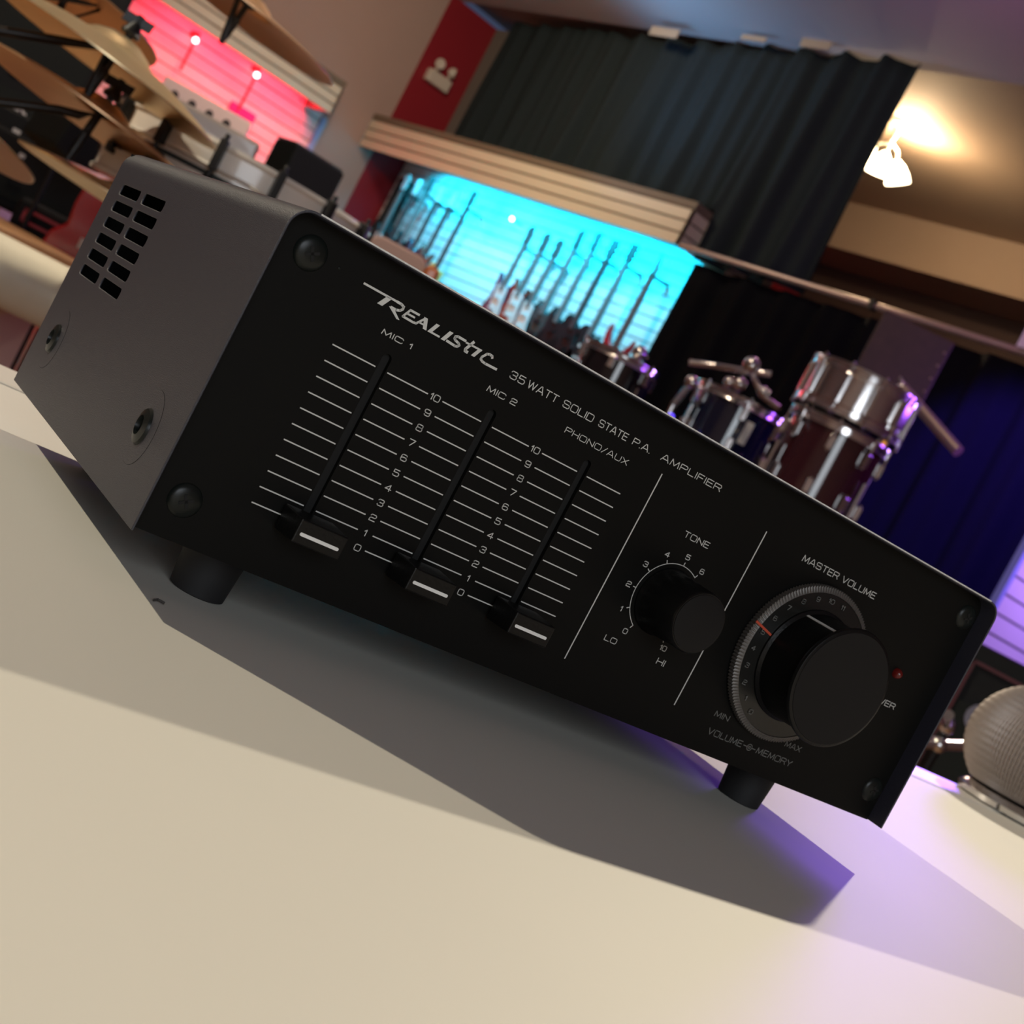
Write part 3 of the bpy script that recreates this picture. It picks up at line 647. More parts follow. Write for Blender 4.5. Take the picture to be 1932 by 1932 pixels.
# white bar with dark holes and red lower edge
a = atd(302, 166, 10.6); b = atd(466, 252, 10.6); u = (b-a); L = u.length; mid = (a+b)/2
r = empty('keyboard', mid, math.atan2(u.y, u.x), 'long white bar with four dark holes and red lower edge before the red wall', 'keyboard')
k_ = 10.6/4.2
m = MB(); m.box(-L/2, L/2, -.03, .06, -.035*k_, .035*k_); m.build('case', M['pinkw'], r, bevel=.01)
m = MB(); m.box(-L/2, L/2, -.028, .06, -.052*k_, -.036*k_); m.build('red_edge', M['redtrim'], r)
for k in range(4): m = MB(); m.cyl((-L*.34+k*L*.20, -.040, -.005), (-L*.34+k*L*.20, -.028, -.005), .030); m.build('knob', M['blackm'], r, 40)
m = MB(); m.box(-L/2+.04, L/2-.04, -.01, .05, -.16*k_, -.053*k_); m.build('lower_case', M['blk'], r)
for sx in (-1, 1): m = MB(); m.cyl((sx*L*.3, .02, -.16*k_), (sx*L*.3, .02, -mid.z+.01), .03); m.build('stand_leg', M['blackm'], r, 40)
# silver case with faint red lettering under it
a = atd(360, 248, 3.6)
r = empty('silver_case', (a.x, a.y, a.z), math.atan2(u.y, u.x), 'silver case with faint red lettering behind the white drum', 'case')
m = MB(); m.box(-.16,.16,0,.12,-.075,.055); m.build('case_body', M['wdrum'], r, bevel=.01)
m = MB()
for k in range(7): m.box(-.10+k*.026, -.085+k*.026, -.004, 0, -.012, .010)
m.build('lettering', M['redtrim'], r)
m = MB(); m.cyl((-.1,.06,-.075),(-.1,.06,-a.z+.01),.012); m.cyl((.1,.06,-.075),(.1,.06,-a.z+.01),.012); m.build('stand_leg', M['blackm'], r, 40)
# purple shadow by the white bar, painted as a thin flat panel
a = at(452, 222, 1, 11.28)
m = MB(); m.box(-.13,.13,-.01,.01,-.14,.09); o = m.build('purple_card', M['purplep']); o.location = a
tag(o, 'purple card in front of the red slat wall above the white bar', 'card')
# dark PA speaker behind the drum
a = at(592, 332, 1, 6.6); a2 = at(640, 330, 1, 6.6); a1 = at(558, 288, 1, 6.6)
r = empty('speaker', (a.x, 6.6, a.z-.20), 0, 'dark grey rectangular speaker behind the white drum, against the beige wall', 'speaker')
m = MB(); m.box(-.17,.17,0,.25,-.10,.30); m.build('cabinet', M['grille'], r, bevel=.015)
m = MB(); m.box(-.16,.16,.03,.25,.30,.312); m.build('top_panel', M['ggrey'], r)
m = MB(); m.cyl((0,.12,-a.z+.22),(0,.12,-.10),.018)
for k in range(3): m.cyl((0,.12,-a.z+.8),(.35*math.cos(k*2.1),.12+.35*math.sin(k*2.1),-a.z+.21),.012)
m.build('tripod', M['blackm'], r, 40)
# hexagonal stage monitor
a = atd(176, 262, 3.5)
r = empty('stage_monitor', a, 0.15, 'dark wedge-shaped stage monitor between the two middle cymbals', 'speaker')
m = MB(); m.prism([(u_*.8, v_*.8) for u_, v_ in [(-.10,-.07),(-.085,.02),(-.03,.085),(.06,.075),(.10,.01),(.075,-.08),(-.04,-.09)]], .16, lambda u_, v_, w_: (u_, w_, v_)); m.build('cabinet', M['grille'], r, bevel=.008)
m = MB(); m.cyl((0,.1,-.08),(0,.1,-a.z+.01),.006); m.build('pole', M['blackm'], r, 40)
# tall dark cabinet at the far left
def cab(name, px0, py0, px1, py1, dist, label, cat, labels=(), **kw):
    c = atd((px0+px1)/2, (py0+py1)/2, dist); v = c-CAM_LOC; rz = math.atan2(v.y, v.x)-PI/2
    sc_ = dist/F_PX; w_ = math.hypot(px1-px0, py1-py0)
    return c, rz
def stack(c_px, dist, w_, h_, label, top_labels, logo=None, piping=None, name='guitar_amplifier', base=True):
    c = atd(*c_px, dist); v = c-CAM_LOC; rz = math.atan2(v.y, v.x)-PI/2
    r = amp_box(name, (c.x, c.y, c.z-h_/2), w_, h_, .3, rz, label, 'amplifier', piping=piping, logo=logo)
    for (u_, z_, lw, lh) in top_labels:
        m = MB(); m.box(u_-lw, u_+lw, -.016, -.009, h_/2+z_-lh, h_/2+z_+lh); m.build('white_label', M['label'], r)
    return r
stack((75, 45), 6.0, .52, .62, 'tall black cabinet in the top left corner with small white label', [(.19,-.22,.02,.012)], name='speaker_cabinet')
stack((25, 175), 5.4, .40, .26, 'black amplifier with pale script logo at the left edge', [(-.02,.075,.02,.010)], logo=None)
pz = atd(25, 175, 4.6)
stack((5, 255), 4.7, .32, .17, 'black amplifier below the script-logo one, mostly behind a cymbal', [(.03,.03,.012,.006)], name='guitar_amplifier')
stack((60, 345), 4.0, .33, .19, 'black amplifier with two small white labels low at the left', [(-.035,.01,.02,.010),(-.05,.05,.008,.006)])
stack((150, 385), 5.0, .33, .19, 'plain black box left of the red guitar neck', [])
stack((85, 425), 3.7, .155, .075, 'small dark speaker with red piping left of the red guitar', [], piping=M['redtrim'], name='small_speaker')
lg = MB(); p = atd(38, 196, 4.28); v = (p-CAM_LOC).normalized(); hh = v.cross(Vector((0,0,1))).normalized()
# script logo plate on the left amplifier
amp_l = [o for o in COL.objects if o.name.startswith('guitar_amplifier') and 'script' in o.get('label', '')][0]
m = MB(); m.tube([(-.02+k*.011, -.016, .085+.010*math.sin(k*2.3)) for k in range(9)], .006, 6); m.build('script_logo', M['label'], amp_l, 60)
# red guitar at left
a = atd(147, 440, 3.4); v = a-CAM_LOC
r = empty('electric_guitar', a, math.atan2(v.y, v.x), 'solid red small-waisted guitar body standing left of the grey amplifier case', 'guitar')
m = MB(); m.prism([(-.02,.115),(.012,.115),(.03,.08),(.035,.04),(.06,.01),(.07,-.05),(.05,-.10),(.0,-.12),(-.045,-.10),(-.062,-.06),(-.055,-.02),(-.03,.01),(-.035,.06),(-.032,.095)], .03, lambda u_, v_, w_: (w_, -u_, v_)); m.build('body', M['red'], r, bevel=.006)
m = MB(); m.box(-.012,.0,-.03,-.01,-.03,-.005); m.build('pickup', M['label'], r)
m = MB(); m.box(-.004,.012,-.035,-.015,.10,.34); m.build('neck', M['neckd'], r)

gs = empty('guitar_stand', (r.location.x, r.location.y, 0), r.rotation_euler.z, 'black stand holding the small-waisted red guitar at left', 'stand')
gz = r.location.z
m = MB(); m.cyl((.06,0,0), (.06,0,gz+.05), .008); m.build('pole', M['blackm'], gs, 40)
m = MB(); m.box(-.02,.07,-.05,.05,gz-.135,gz-.121); m.build('cradle', M['blackm'], gs)
m = MB(); m.lathe([(.16,0),(.16,.012),(.02,.02),(0,.02)], (.06,0,0)); m.build('base', M['blackm'], gs, 40)

# wooden counter with cream shell lying on it
cw_ = atd(60, 478, 3.05)
cr = empty('wooden_counter', (cw_.x-.1, cw_.y+.1, 0), math.radians(12), 'honey-coloured wooden counter top behind the cream drum shell', 'counter')
m = MB(); m.box(-.8,.30,-.03,.75, cw_.z-.11, cw_.z+.02); m.build('counter_top', M['wood'], cr, bevel=.006)
m = MB(); m.box(-.75,.26,.04,.70, 0, cw_.z-.11); m.build('cabinet_base', M['peach'], cr)
q0 = atd(-60, 480, 2.7); q1 = atd(230, 625, 2.7)
r = empty('drum_shell', (q0+q1)/2, 0, 'cream drum shell lying on its side on the wooden counter', 'drum')
o0 = r.location.copy(); ax = (q1-q0)
m = MB(); L = ax.length; m.lathe([(.060,0),(.060,L),(.055,L),(.055,0),(.060,0)], q0-o0, ax, 40); m.build('shell', M['cream'], r, 50)
m = MB(); m.lathe([(.061,L*.55),(.063,L*.55+.004),(.063,L*.55+.012),(.061,L*.55+.016)], q0-o0, ax, 40); m.build('band', M['beige'], r, 50)

# peach-coloured case and orange guitar by the left end of the cyan wall
a = atd(705, 455, 4.9); b = atd(815, 520, 4.9); u = b-a; rz = math.atan2(u.y, u.x); mid = (a+b)/2; L = (b-a).length
r = empty('peach_case', (mid.x, mid.y, mid.z-.02), rz, 'peach-coloured rounded case top with small dark marks behind the amplifier', 'case')
m = MB(); m.prism(rrect(-L/2-.01, L/2-.03, -.12, .055, .035), .16, lambda u_, v_, w_: (u_, w_, v_)); m.build('case_body', M['peach'], r, bevel=.008)
m = MB()
for k in range(5): m.box(.0+k*.018, .010+k*.018, -.006, 0, -.012, .004)
m.build('dark_marks', M['brownb'], r)
m = MB(); m.box(L/2-.03, L/2+.02, -.01, .12, -.10, .045); m.build('orange_end', M['orange'], r, bevel=.015)
m = MB(); m.tube([(-L/2-.02,.05,.03),(-L/2-.05,.05,-.05),(-L/2-.06,.05,-.14)], .014); m.build('handle', M['blackm'], r, 40)
m = MB(); m.box(-L/2+.02,L/2-.05,.02,.14,-mid.z+.03,-.12); m.build('pedestal', M['blk'], r)

# ================================================================ THE COUNTER IN FRONT
tb = empty('counter_table', amp_pt(0.2, 0.0, -TABLE_Z), AMP_ROT+math.radians(1.9), 'large cream laminate counter table carrying the black amplifier', 'table')
def tbx(x): return x-0.2
TZ = TABLE_Z
m = MB(); m.box(-1.3, 1.3, -1.0, 0.2735, TZ-.028, TZ); m.build('table_top', M['table'], tb, bevel=.0008)
m = MB(); m.box(-1.3, 1.3, 0.2705, 0.2785, TZ-.028, TZ-.003); m.build('joint', M['gap'], tb)
m = MB(); m.box(-1.3, 1.3, 0.2765, 0.330, TZ-.028, TZ+.0005); m.build('edge_strip', M['tedge'], tb, bevel=.002)
m = MB(); m.box(-1.2, 1.2, -.9, .26, TZ-.10, TZ-.03); m.build('apron', M['beige'], tb)
for sx in (-1.15, 1.15):
    for sy in (-.85, .2): m = MB(); m.box(sx-.03, sx+.03, sy-.03, sy+.03, 0, TZ-.10); m.build('leg', M['beige'], tb, bevel=.004)
p = atd(299, 1135, 1); p = at(299, 1135, 2, TABLE_Z+.0005)
m = MB(); m.tube([(-.0015,0,0),(0,.0006,.0003),(.0015,-.0005,.0002)], .00035, 6); o = m.build('crumb', M['gap']); o.location = p
tag(o, 'tiny dark crumb on the counter near the left front foot', 'crumb')
for i, (px_, py_, l_) in enumerate(((905, 1590, .008), (1450, 1700, .012))): pass

# ================================================================ THE AMPLIFIER
amp = empty('amplifier', (0, 0, TABLE_Z), AMP_ROT, 'black public-address amplifier with knobs and sliders, in the foreground on the cream counter', 'amplifier')
ZB = 7.2
def V(x, y, z): return (x*U, y*U, (z+ZB)*U)
class AB(MB):                       # mesh builder in panel units
    def build(s, name, mats, parent=None, smooth=None, bevel=0, seg=2):
        s.v = [V(*p) for p in s.v]; return MB.build(s, name, mats, parent or amp, smooth, bevel*U, seg)
XL, XR, ZT, ZBOT, REC, DEP = -11.29, 53.69, 15.87, -3.75, 1.55, 36.6
# cover: bent sheet open at the bottom
def profile(o, r):
    x0, x1, z1 = XL+o, XR-o, ZT-o
    return [(x0, ZBOT)] + [(a, b) for a, b in arc(x0+r, z1-r, r, PI, PI/2, 8)] + [(a, b) for a, b in arc(x1-r, z1-r, r, PI/2, 0, 8)] + [(x1, ZBOT)]
po, pi_ = profile(0, 1.35), profile(.15, 1.20)
m = AB(); n = len(po); vs = []
for y in (-REC, DEP): vs += [(x, y, z) for x, z in po] + [(x, y, z) for x, z in pi_]
fs = []
for i in range(n-1):
    fs += [(i, i+1, 2*n+i+1, 2*n+i), (n+i, 3*n+i, 3*n+i+1, n+i+1), (i, n+i, n+i+1, i+1), (2*n+i, 2*n+i+1, 3*n+i+1, 3*n+i)]
fs += [(0, 2*n, 3*n, n), (n-1, 2*n-1, 4*n-1, 3*n-1)]
m.add(vs, fs); cover = m.build('case_cover', M['cover'], smooth=40)
cutters = []
for k in range(6):
    z = 12.8 - 1.3*k
    for yc, ln in ((30.65, 5.6), (23.9, 5.7)):
        m = AB(); m.prism(rrect(yc-ln/2, yc+ln/2, z-.40, z+.40, .30, 3), 4, lambda a, b, w_: (XL-2+w_, a, b)); cutters.append(m.build('cutter', M['slot']))
for yc in (31.2, 4.3):
    m = AB(); m.lathe([(2.30, 0), (2.30, 4)], (XL-2, yc, .9), (1,0,0), 40); cutters.append(m.build('cutter', M['slot']))
cut(cover, cutters)
for p_ in cover.data.polygons: p_.use_smooth = True
try: cover.data.set_sharp_from_angle(angle=math.radians(35))
except Exception: pass
bv = cover.modifiers.new('bevel', 'BEVEL'); bv.width = .05*U; bv.segments = 2; bv.limit_method = 'ANGLE'; bv.angle_limit = math.radians(50)
# pressed dimples with their screws
for yc in (31.2, 4.3):
    m = AB(); prof = [(2.32, -.01), (2.1, .10), (1.30, .78), (0.0, .80)]
    m.lathe(prof, (XL, yc, .9), (1,0,0), 40); d = m.build('pressed_dimple', M['cover'], cover, 60)
    m = AB(); m.lathe([(1.22, .80), (1.22, .15), (1.05, -.18), (.6, -.32), (.55, -.05), (0, 0)], (XL, yc, .9), (1,0,0), 32)
    s = m.build('case_screw', M['screw'], cover, 35)
m = AB(); m.prism([(3.1,-1.9),(3.9,-2.3),(4.2,-1.6),(3.9,-.9),(3.2,-.8),(2.8,-1.3)], .03, lambda a, b, w_: (XL-.02-w_, a, b)); pass
# worn front edge of the cover's top, painted pale for light from above
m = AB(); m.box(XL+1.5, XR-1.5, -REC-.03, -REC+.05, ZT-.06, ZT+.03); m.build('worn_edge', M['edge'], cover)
# interior and rear
m = AB(); m.box(XL+.3, XR-.3, .35, DEP-.2, ZBOT-.05, ZBOT+.3); m.build('chassis_bottom', M['panel'])
m = AB(); m.box(XL+.3, XR-.3, DEP-.4, DEP-.1, ZBOT, ZT-.3); m.build('rear_panel', M['panel'])
m = AB(); m.box(XL+2.4, XR-2.4, 18, 18.4, ZBOT+.3, ZT-1.2); m.build('inner_shield', M['slot'])
# front panel with real slider slots
m = AB(); px0, px1, pz0, pz1 = XL+.16, XR-.16, -3.80, ZT-.17
poly = [(px0, pz0), (px1, pz0)] + arc(px1-1.0, pz1-1.0, 1.0, 0, PI/2, 6) + arc(px0+1.0, pz1-1.0, 1.0, PI/2, PI, 6)
m.prism(poly, .34, lambda a, b, w_: (a, w_, b)); panel = m.build('front_panel', M['panel'])
SX = (-1.81, 6.06, 13.94)
cutters = []
for sx in SX:
    m = AB(); m.prism(rrect(sx-.31, sx+.31, -.9, 10.98, .29, 4), 2, lambda a, b, w_: (a, -1+w_, b)); cutters.append(m.build('cutter', M['slot']))
cut(panel, cutters)
for sx in SX:
    m = AB(); m.box(sx-.6, sx+.6, .35, .5, -1.5, 11.6); m.build('slot_back', M['slot'], panel)
# feet
for fx in (-3.35, 45.6):
    for fy in (5.6, 31.0):
        m = AB(); m.lathe([(1.55, -7.2), (1.75, -7.1), (2.0, -4.2), (2.0, -3.7)], (fx, fy, 0), (0,0,1), 32)
        m.build('rubber_foot', M['rubber'], smooth=40)
# panel screws
for sx, sz in ((-8.78, 13.85), (-8.76, -1.4), (52.33, 13.9), (52.33, -1.42)):
    m = AB(); m.lathe([(1.02, 0), (.96, -.12), (.72, -.24), (.35, -.29), (0, -.29)], (sx, 0, sz), (0,1,0), 28)
    s = m.build('panel_screw', M['screw'], panel, 60)
    m = AB(); a = .5
    for q in (a, a+PI/2): m.obox((sx, -.29, sz), (math.cos(q)*.42, 0, math.sin(q)*.42), (0, .03, 0), (-math.sin(q)*.09, 0, math.cos(q)*.09))
    m.build('cross_recess', M['slot'], panel)

# ---- printed lettering: wide square-shouldered stroke alphabet
def seg(m, a, b, t, y=-.012):
    a = Vector((a[0], a[1])); b = Vector((b[0], b[1])); d = b-a
    if d.length < 1e-6: return
    d.normalize(); nrm = Vector((-d.y, d.x))*t/2; e = d*t*.28
    q = [a-nrm-e, b-nrm+e, b+nrm+e, a+nrm-e]
    m.add([(p.x, y, p.y) for p in q] + [(p.x, y+.014, p.y) for p in q], [(0,1,2,3),(7,6,5,4),(0,4,5,1),(1,5,6,2),(2,6,7,3),(3,7,4,0)])
def O_(w_, h=1, r=.28): return rrect(0, w_, 0, h, r, 4) + [rrect(0, w_, 0, h, r, 4)[0]]
GL_ = {}
def g(ch, w_, *polys): GL_[ch] = (w_, polys)
W = 1.25
g('O', W, O_(W)); g('0', 1.05, O_(1.05)); g('D', W, [(0,0),(W-.28,0)]+arc(W-.28,.28,.28,-PI/2,0,4)+arc(W-.28,.72,.28,0,PI/2,4)+[(0,1),(0,0)])
g('C', W, [(W,.78)]+arc(W-.28,.72,.28,.3,PI/2,3)+arc(.28,.72,.28,PI/2,PI,4)+arc(.28,.28,.28,PI,1.5*PI,4)+arc(W-.28,.28,.28,-PI/2,-.3,3)+[(W,.22)])
g('S', W, [(W-.04,.78)]+arc(W-.28,.76,.24,.3,PI/2,3)+arc(.25,.75,.25,PI/2,1.5*PI,5)+arc(W-.25,.25,.25,PI/2,-PI/2,5)+arc(.28,.24,.24,-PI/2,-PI+.3,3)+[(.04,.22)])
g('A', 1.3, [(0,0),(.55,1),(.75,1),(1.3,0)], [(.2,.3),(1.1,.3)]); g('M', 1.4, [(0,0),(.12,1),(.7,.1),(1.28,1),(1.4,0)]); g('N', 1.2, [(0,0),(0,1),(1.2,0),(1.2,1)])
g('W', 1.6, [(0,1),(.4,0),(.8,1),(1.2,0),(1.6,1)]); g('V', 1.25, [(0,1),(.62,0),(1.25,1)]); g('X', 1.2, [(0,0),(1.2,1)], [(0,1),(1.2,0)]); g('Y', 1.2, [(0,1),(.6,.45),(1.2,1)], [(.6,.45),(.6,0)])
g('T', 1.15, [(0,1),(1.15,1)], [(.575,1),(.575,0)]); g('I', .02, [(.01,0),(.01,1)]); g('L', 1.0, [(0,1),(0,0),(1,0)]); g('H', 1.15, [(0,0),(0,1)], [(1.15,0),(1.15,1)], [(0,.5),(1.15,.5)])
g('E', 1.05, [(1.05,1),(0,1),(0,0),(1.05,0)], [(0,.52),(.95,.52)]); g('F', 1.0, [(1,1),(0,1),(0,0)], [(0,.5),(.9,.5)])
g('P', 1.15, [(0,0),(0,1),(.9,1)]+arc(.9,.74,.26,PI/2,-PI/2,5)+[(0,.48)]); g('R', 1.2, [(0,0),(0,1),(.93,1)]+arc(.93,.74,.26,PI/2,-PI/2,5)+[(0,.48)], [(.8,.48),(1.2,0)])
g('U', 1.15, [(0,1)]+arc(.28,.28,.28,PI,1.5*PI,4)+arc(.87,.28,.28,-PI/2,0,4)+[(1.15,1)])
g('1', .35, [(0,.72),(.32,1),(.32,0)]); g('2', 1.05, [(0,.8)]+arc(.25,.78,.22,PI-.3,PI/2,3)+arc(.8,.75,.25,PI/2,-PI/2,5)+[(.3,.5)]+arc(.25,.25,.25,PI/2,PI,3)+[(0,0),(1.05,0)])
g('3', 1.05, [(0,.82)]+arc(.24,.78,.22,PI-.3,PI/2,3)+arc(.8,.76,.24,PI/2,-PI/2,5)+[(.35,.52)], [(.8,.52)]+arc(.79,.26,.26,PI/2,-PI/2,5)+arc(.24,.22,.22,-PI/2,-PI+.2,3)+[(0,.2)])
g('4', 1.1, [(.8,0),(.8,1),(0,.3),(1.1,.3)]); g('5', 1.05, [(1,1),(.08,1),(.04,.56),(.78,.6)]+arc(.77,.3,.3,PI/2,-PI/2,5)+arc(.24,.22,.22,-PI/2,-PI+.2,3))
g('6', 1.05, [(.95,.85)]+arc(.72,.76,.24,.5,PI/2,3)+arc(.28,.72,.28,PI/2,PI,4)+arc(.28,.28,.28,PI,1.5*PI,4)+arc(.77,.28,.28,-PI/2,PI/2,6)+[(.28,.56),(.02,.4)])
g('7', 1.05, [(0,1),(1.05,1),(.35,0)]); g('8', 1.05, O_(1.05,.53,.22), [(p[0]*.92+.04, p[1]*.88+.53) for p in O_(1.05,.53,.22)])
g('9', 1.05, [(1.05-p[0], 1-p[1]) for p in GL_['6'][1][0]]); g('.', .06, [(0,.0),(.06,.0)]); g('/', .8, [(0,-.05),(.8,1.05)]); g('-', .5, [(0,.5),(.5,.5)]); g(' ', .45)
def text(s, x0, x1, z, h, name='panel_label', mt=None, t=.13, center=False, y=-.012, gap=.34):
    wsum = sum(GL_[c][0] for c in s) + gap*(len(s)-1)
    kx = (x1-x0)/wsum if x1 is not None else h
    if x1 is None: x0 = x0 - wsum*kx/2
    m = AB(); cx = x0
    for c in s:
        w_, polys = GL_[c]
        for pl in polys:
            for a, b in zip(pl, pl[1:]): seg(m, (cx+a[0]*kx, z+a[1]*h), (cx+b[0]*kx, z+b[1]*h), t*h if h > .35 else .055, y)
        cx += (w_+gap)*kx
    return m.build(name, mt or M['white'], panel)
text('35', 5.95, 7.05, 13.15, .45)
text('WATT', 7.35, 9.75, 13.15, .45); text('SOLID', 10.25, 12.75, 13.17, .44); text('STATE', 13.3, 15.75, 13.18, .44)
text('P.A.', 16.3, 17.85, 13.20, .43); text('AMPLIFIER', 18.9, 24.55, 13.22, .42)
text('MIC 1', -2.84, -.76, 11.84, .29); text('MIC 2', 4.98, 7.24, 11.80, .34); text('PHONO/AUX', 11.3, 16.7, 11.82, .36)
text('TONE', 23.6, 25.97, 9.45, .40); text('MASTER VOLUME', 34.2, 42.42, 11.77, .45)
text('LO', 21.74, 22.78, .90, .36); text('HI', 26.72, 27.42, .84, .42)
text('MIN', 33.80, 35.22, -.92, .40, mt=M['greyp']); text('MAX', 41.5, 43.2, -.95, .40, mt=M['greyp'])
text('VOLUME', 34.0, 37.55, -2.28, .44, mt=M['greyp']); text('MEMORY', 39.2, 43.05, -2.25, .44, mt=M['greyp'])
text('POWER', 46.7, 50.08, 4.98, .42)
m = AB(); seg(m, (37.75,-2.06), (38.15,-2.06), .06); seg(m, (38.62,-2.06), (39.0,-2.06), .06)
for a, b in zip(arc(38.38,-2.06,.24,0,2*PI,14), arc(38.38,-2.06,.24,0,2*PI,14)[1:]): seg(m, a, b, .06)
for a, b in zip(arc(38.38,-2.06,.09,0,2*PI,8), arc(38.38,-2.06,.09,0,2*PI,8)[1:]): seg(m, a, b, .07)
m.build('knob_symbol', M['greyp'], panel)
# scale ticks and numerals
COLS = [(-5.174,-2.25), (-1.365,1.562), (2.688,5.618), (6.506,9.433), (10.576,13.50), (14.381,17.306)]
for k in range(11):
    m = AB()
    for ci, (a, b) in enumerate(COLS):
        if k == 0 and ci in (1, 3, 5): continue
        seg(m, (a, k), (b, k), .075)
    if k == 0: seg(m, (.85, 0), (1.12, 0), .075)
    m.build('scale_ticks', M['white'], panel)
    for cx in (2.125, 10.0):
        text(str(k), cx, None, k-.19, .38, 'scale_number', t=.15) if k < 10 else text('10', cx-.33, cx+.33, k-.19, .38, 'scale_number', t=.15)
for x, z0, z1 in ((19.58, -1.29, 12.41), (29.976, -1.30, 12.37)):
    m = AB(); seg(m, (x, z0), (x, z1), .085); m.build('divider_line', M['white'], panel)
# brand lettering
m = AB()
def stroke(pts, t):
    for a, b in zip(pts, pts[1:]): seg(m, a, b, t)
def poly2(pts): m.prism(pts, .014, lambda a, b, w_: (a, -.013+w_, b))
poly2([(-5.2,13.78),(-5.2,13.90),(-2.75,13.90),(-2.75,13.78)])
poly2([(-3.93,13.22),(-3.58,13.22),(-3.22,13.84),(-3.56,13.84)])
stroke([(-2.85,13.84),(-2.55,13.83),(-2.36,13.76),(-2.34,13.62),(-2.46,13.48),(-2.70,13.40),(-3.05,13.40)], .15)
poly2([(-3.20,13.40),(-2.90,13.45),(-2.22,12.98),(-2.42,12.96)])
stroke([(-1.26,13.79),(-1.88,13.79),(-2.15,13.27),(-1.38,13.25)], .13); stroke([(-1.98,13.53),(-1.45,13.53)], .11)
stroke([(-1.36,13.26),(-1.20,13.28),(-.80,13.78)], .13); poly2([(-.92,13.84),(-.66,13.84),(-.40,13.20),(-.66,13.20)]); stroke([(-1.05,13.42),(-.62,13.42)], .10)
poly2([(-.33,13.20),(-.08,13.20),(.23,13.84),(-.02,13.84)]); stroke([(-.2,13.25),(.52,13.25)], .11)
poly2([(.66,13.18),(.93,13.18),(1.24,13.84),(.97,13.84)])
stroke([(2.18,13.78),(1.62,13.79),(1.46,13.72),(1.46,13.60),(1.56,13.53),(1.84,13.46),(1.94,13.37),(1.86,13.26),(1.70,13.22),(1.08,13.26)], .15)
stroke([(2.70,13.95),(2.42,13.36),(2.46,13.26),(2.62,13.25)], .18); stroke([(2.28,13.72),(3.42,13.74)], .11)
poly2([(2.93,13.20),(3.18,13.20),(3.46,13.78),(3.22,13.78)])
stroke([(4.30,13.66),(4.24,13.76),(4.05,13.78),(3.86,13.72),(3.64,13.42),(3.64,13.28),(3.80,13.20),(4.05,13.17),(4.90,13.19)], .15)
m.build('brand_lettering', M['white'], panel)
# speck beside the upper left screw
m = AB(); m.lathe([(.09,0),(.07,-.03),(0,-.04)], (-6.9, 0, 13.9), (0,1,0), 10); m.build('speck', M['screw'], panel)

# ---- slider knobs
for i, sx in enumerate(SX):
    m = AB(); xa, xb = 1.58, 1.58
    vs = [(sx-1.62,-.35,-.80),(sx+1.62,-.35,-.80),(sx+1.62,-.35,.80),(sx-1.62,-.35,.80),(sx-1.56,-3.10,-.72),(sx+1.56,-3.10,-.72),(sx+1.56,-3.10,.72),(sx-1.56,-3.10,.72)]
    m.add(vs, [(0,3,2,1),(4,5,6,7),(0,1,5,4),(1,2,6,5),(2,3,7,6),(3,0,4,7)])
    k = m.build('slider_knob', M['knob'], bevel=.08)
    m = AB(); m.box(sx-.2, sx+.2, -.4, .34, -.6, .6); m.build('slider_stem', M['slot'], k)
    m = AB(); m.prism(rrect(sx-1.30, sx+1.28, -.22, -.02, .09, 4), .03, lambda a, b, w_: (a, -3.13+w_, b)); m.build('white_pointer', M['whitep'], k)
# ---- tone knob
TX, TZ_ = 24.83, 4.90
m = AB(); m.lathe([(2.42, 0), (2.42, -.18), (2.32, -.35), (2.27, -1.0), (2.17, -3.95), (2.07, -4.12), (0, -4.12)], (TX, 0, TZ_), (0,1,0), 64)
tk = m.build('tone_knob', M['knob'], smooth=35)
m = AB(); m.lathe([(1.98, -4.10), (1.98, -4.15), (1.88, -4.17), (0, -4.14)], (TX, 0, TZ_), (0,1,0), 48); m.build('knob_cap', M['cap'], tk, 40)
m = AB(); pts = arc(TX, TZ_, 2.75, math.radians(238), math.radians(60), 32)
for a, b in zip(pts, pts[1:]): seg(m, a, b, .05)
for k in (0,1,2,3,4,5,6,10):
    a = math.radians(238 - 29.6*k); c, s_ = math.cos(a), math.sin(a); seg(m, (TX+2.75*c, TZ_+2.75*s_), (TX+3.0*c, TZ_+3.0*s_), .06)
m.build('tone_scale', M['white'], panel)
for k in (0,1,2,3,4,5,6,7,8,9,10):
    a = math.radians(238 - 29.6*k); rr = 3.42 if k not in (0, 10) else 3.42
    cx, cz = TX+rr*math.cos(a), TZ_+rr*math.sin(a)
    if k < 10: text(str(k), cx, None, cz-.17, .34, 'scale_number')
    else: text('10', cx-.26, cx+.30, cz-.17, .34, 'scale_number')
# ---- master volume: knurled memory ring and big knob
MX, MZ = 38.40, 5.05
m = AB(); N = 300; vs = []
ring = []
for i in range(N):
    a = 2*PI*i/N; r0 = 6.05 + (.07 if i % 2 else -.05); ring.append((MX+r0*math.cos(a), MZ+r0*math.sin(a)))
for y in (-.10, -.62): vs += [(x, y, z) for x, z in ring]
vs += [(MX+5.65*math.cos(2*PI*i/N), -.80, MZ+5.65*math.sin(2*PI*i/N)) for i in range(N)]
vs += [(MX+5.55*math.cos(2*PI*i/N), -.10, MZ+5.55*math.sin(2*PI*i/N)) for i in range(N)]
fs = []
for i in range(N):
    j = (i+1) % N; fs += [(i, j, N+j, N+i), (N+i, N+j, 2*N+j, 2*N+i), (2*N+i, 2*N+j, 3*N+j, 3*N+i), (3*N+i, 3*N+j, j, i)]
m.add(vs, fs); mring = m.build('memory_ring', M['knurl'])
m = AB(); m.lathe([(5.62, -.05), (5.62, -.74), (5.0, -.80), (4.35, -.84), (4.3, -.3)], (MX, 0, MZ), (0,1,0), 96); m.build('ring_face', M['skirt'], mring, 30)
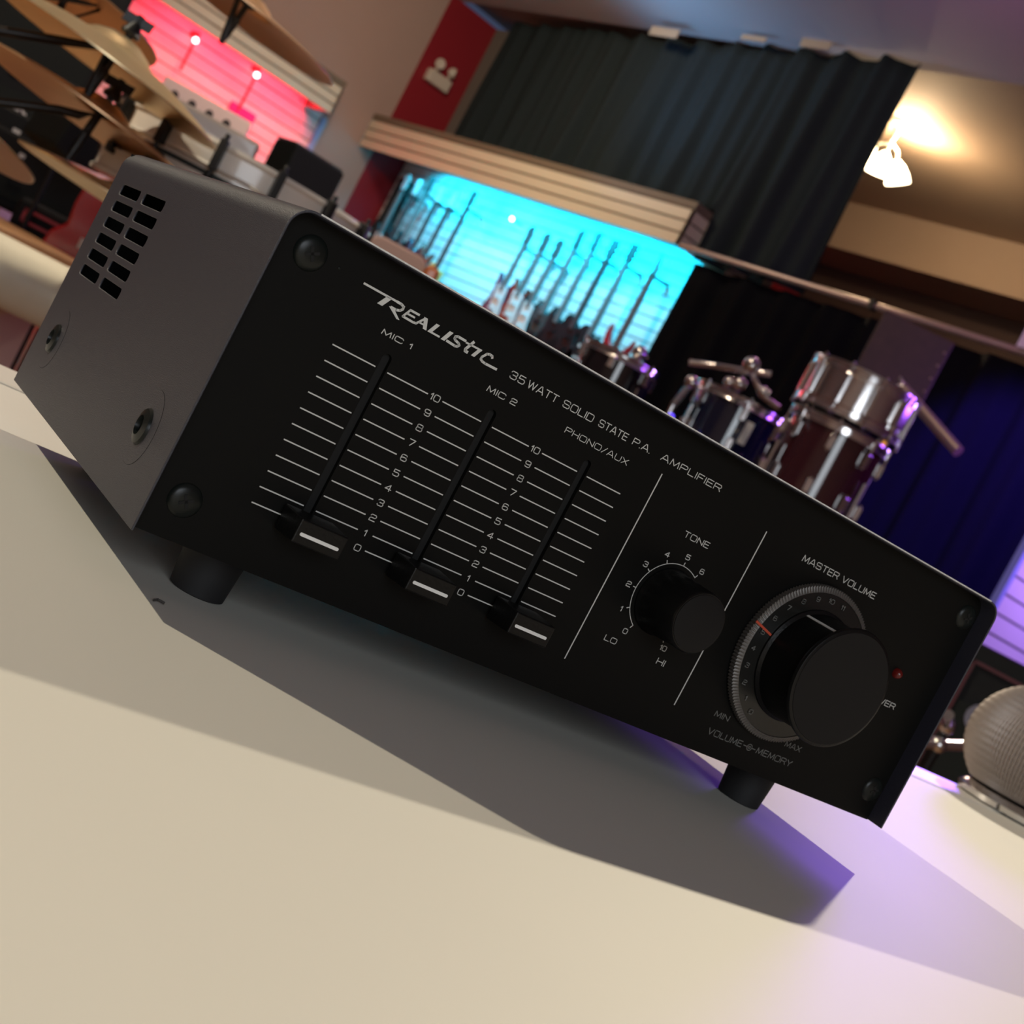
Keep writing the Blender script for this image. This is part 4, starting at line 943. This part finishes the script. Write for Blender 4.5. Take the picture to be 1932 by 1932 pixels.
def ring_text(s, ang, rr):
    a = math.radians(ang); text(s, MX+rr*math.cos(a), None, MZ+rr*math.sin(a)-.16, .32, 'ring_number', mt=M['greyp'], y=-.86)
for k in range(12): ring_text(str(k), 242 - 14.6*k, 5.15)
m = AB(); a = math.radians(166.5)
m.obox((MX+5.35*math.cos(a), -.86, MZ+5.35*math.sin(a)), (math.cos(a)*.95, 0, math.sin(a)*.95), (0, .03, 0), (-math.sin(a)*.085, 0, math.cos(a)*.085))
m.build('red_pointer', M['redp'], mring)
m = AB(); m.lathe([(4.40, -.4), (4.36, -1.0), (4.14, -1.2), (4.08, -4.35), (4.18, -4.48), (4.42, -4.66), (4.48, -4.85), (4.44, -5.0), (4.30, -5.06), (0, -5.0)], (MX, 0, MZ), (0,1,0), 96)
mk = m.build('volume_knob', M['knob'], smooth=30)
m = AB(); m.lathe([(4.24, -5.03), (4.20, -5.10), (0, -5.06)], (MX, 0, MZ), (0,1,0), 64); m.build('knob_cap', M['cap'], mk, 40)
m = AB(); a = math.radians(124); ca, sa = math.cos(a), math.sin(a)
for (r0_, ya, r1_, yb) in ((4.15, -1.2, 4.10, -4.30),):
    p0 = Vector((MX+r0_*ca, ya, MZ+r0_*sa)); p1 = Vector((MX+r1_*ca, yb, MZ+r1_*sa)); m.obox((p0+p1)/2, (ca*.03, 0, sa*.03), (p1-p0)/2*1.01, (-sa*.10, 0, ca*.10))
m.build('white_pointer', M['white'], mk)
m = AB(); m.lathe([(.20,0),(.18,-.02),(0,-.02)], (43.54, 0, .31), (0,1,0), 16); m.build('memory_dot', M['white'], panel)
m = AB(); m.lathe([(.42, 0), (.40, -.25), (.22, -.5), (0, -.56)], (48.41, 0, 7.6), (0,1,0), 20); m.build('power_light', M['led'], panel, 60)

# ================================================================ MICROPHONE HEAD
bp_ = at(1905, 1537, 2, TABLE_Z)
mic = empty('microphone', (bp_.x, bp_.y, TABLE_Z), 0, 'silver wire-mesh microphone head with chrome rim at the right end of the counter', 'microphone')
m = MB(); m.lathe([(.0,0),(.036,0),(.043,.002),(.044,.006),(.040,.010),(.036,.012)], n=48); m.build('chrome_rim', M['chrome'], mic, 40)
N, K = 480, 90; vs = []; fs = []
for j in range(K+1):
    v = j/K; ph = math.radians(-48 + 138*v); r_ = .0560*math.cos(ph); zc = .050 + .050*math.sin(ph)
    for i in range(N):
        a = 2*PI*i/N; dr = .0011*math.sin(120*a)*max(0.0, math.cos(ph))**.5 + .0003*math.sin(j*1.6)
        vs.append(((r_+dr)*math.cos(a), (r_+dr)*math.sin(a), zc))
for j in range(K):
    for i in range(N):
        k = (i+1) % N; fs.append((j*N+i, j*N+k, (j+1)*N+k, (j+1)*N+i))
m = MB(); m.add(vs, fs); m.build('mesh_grille', M['mesh'], mic, 80)
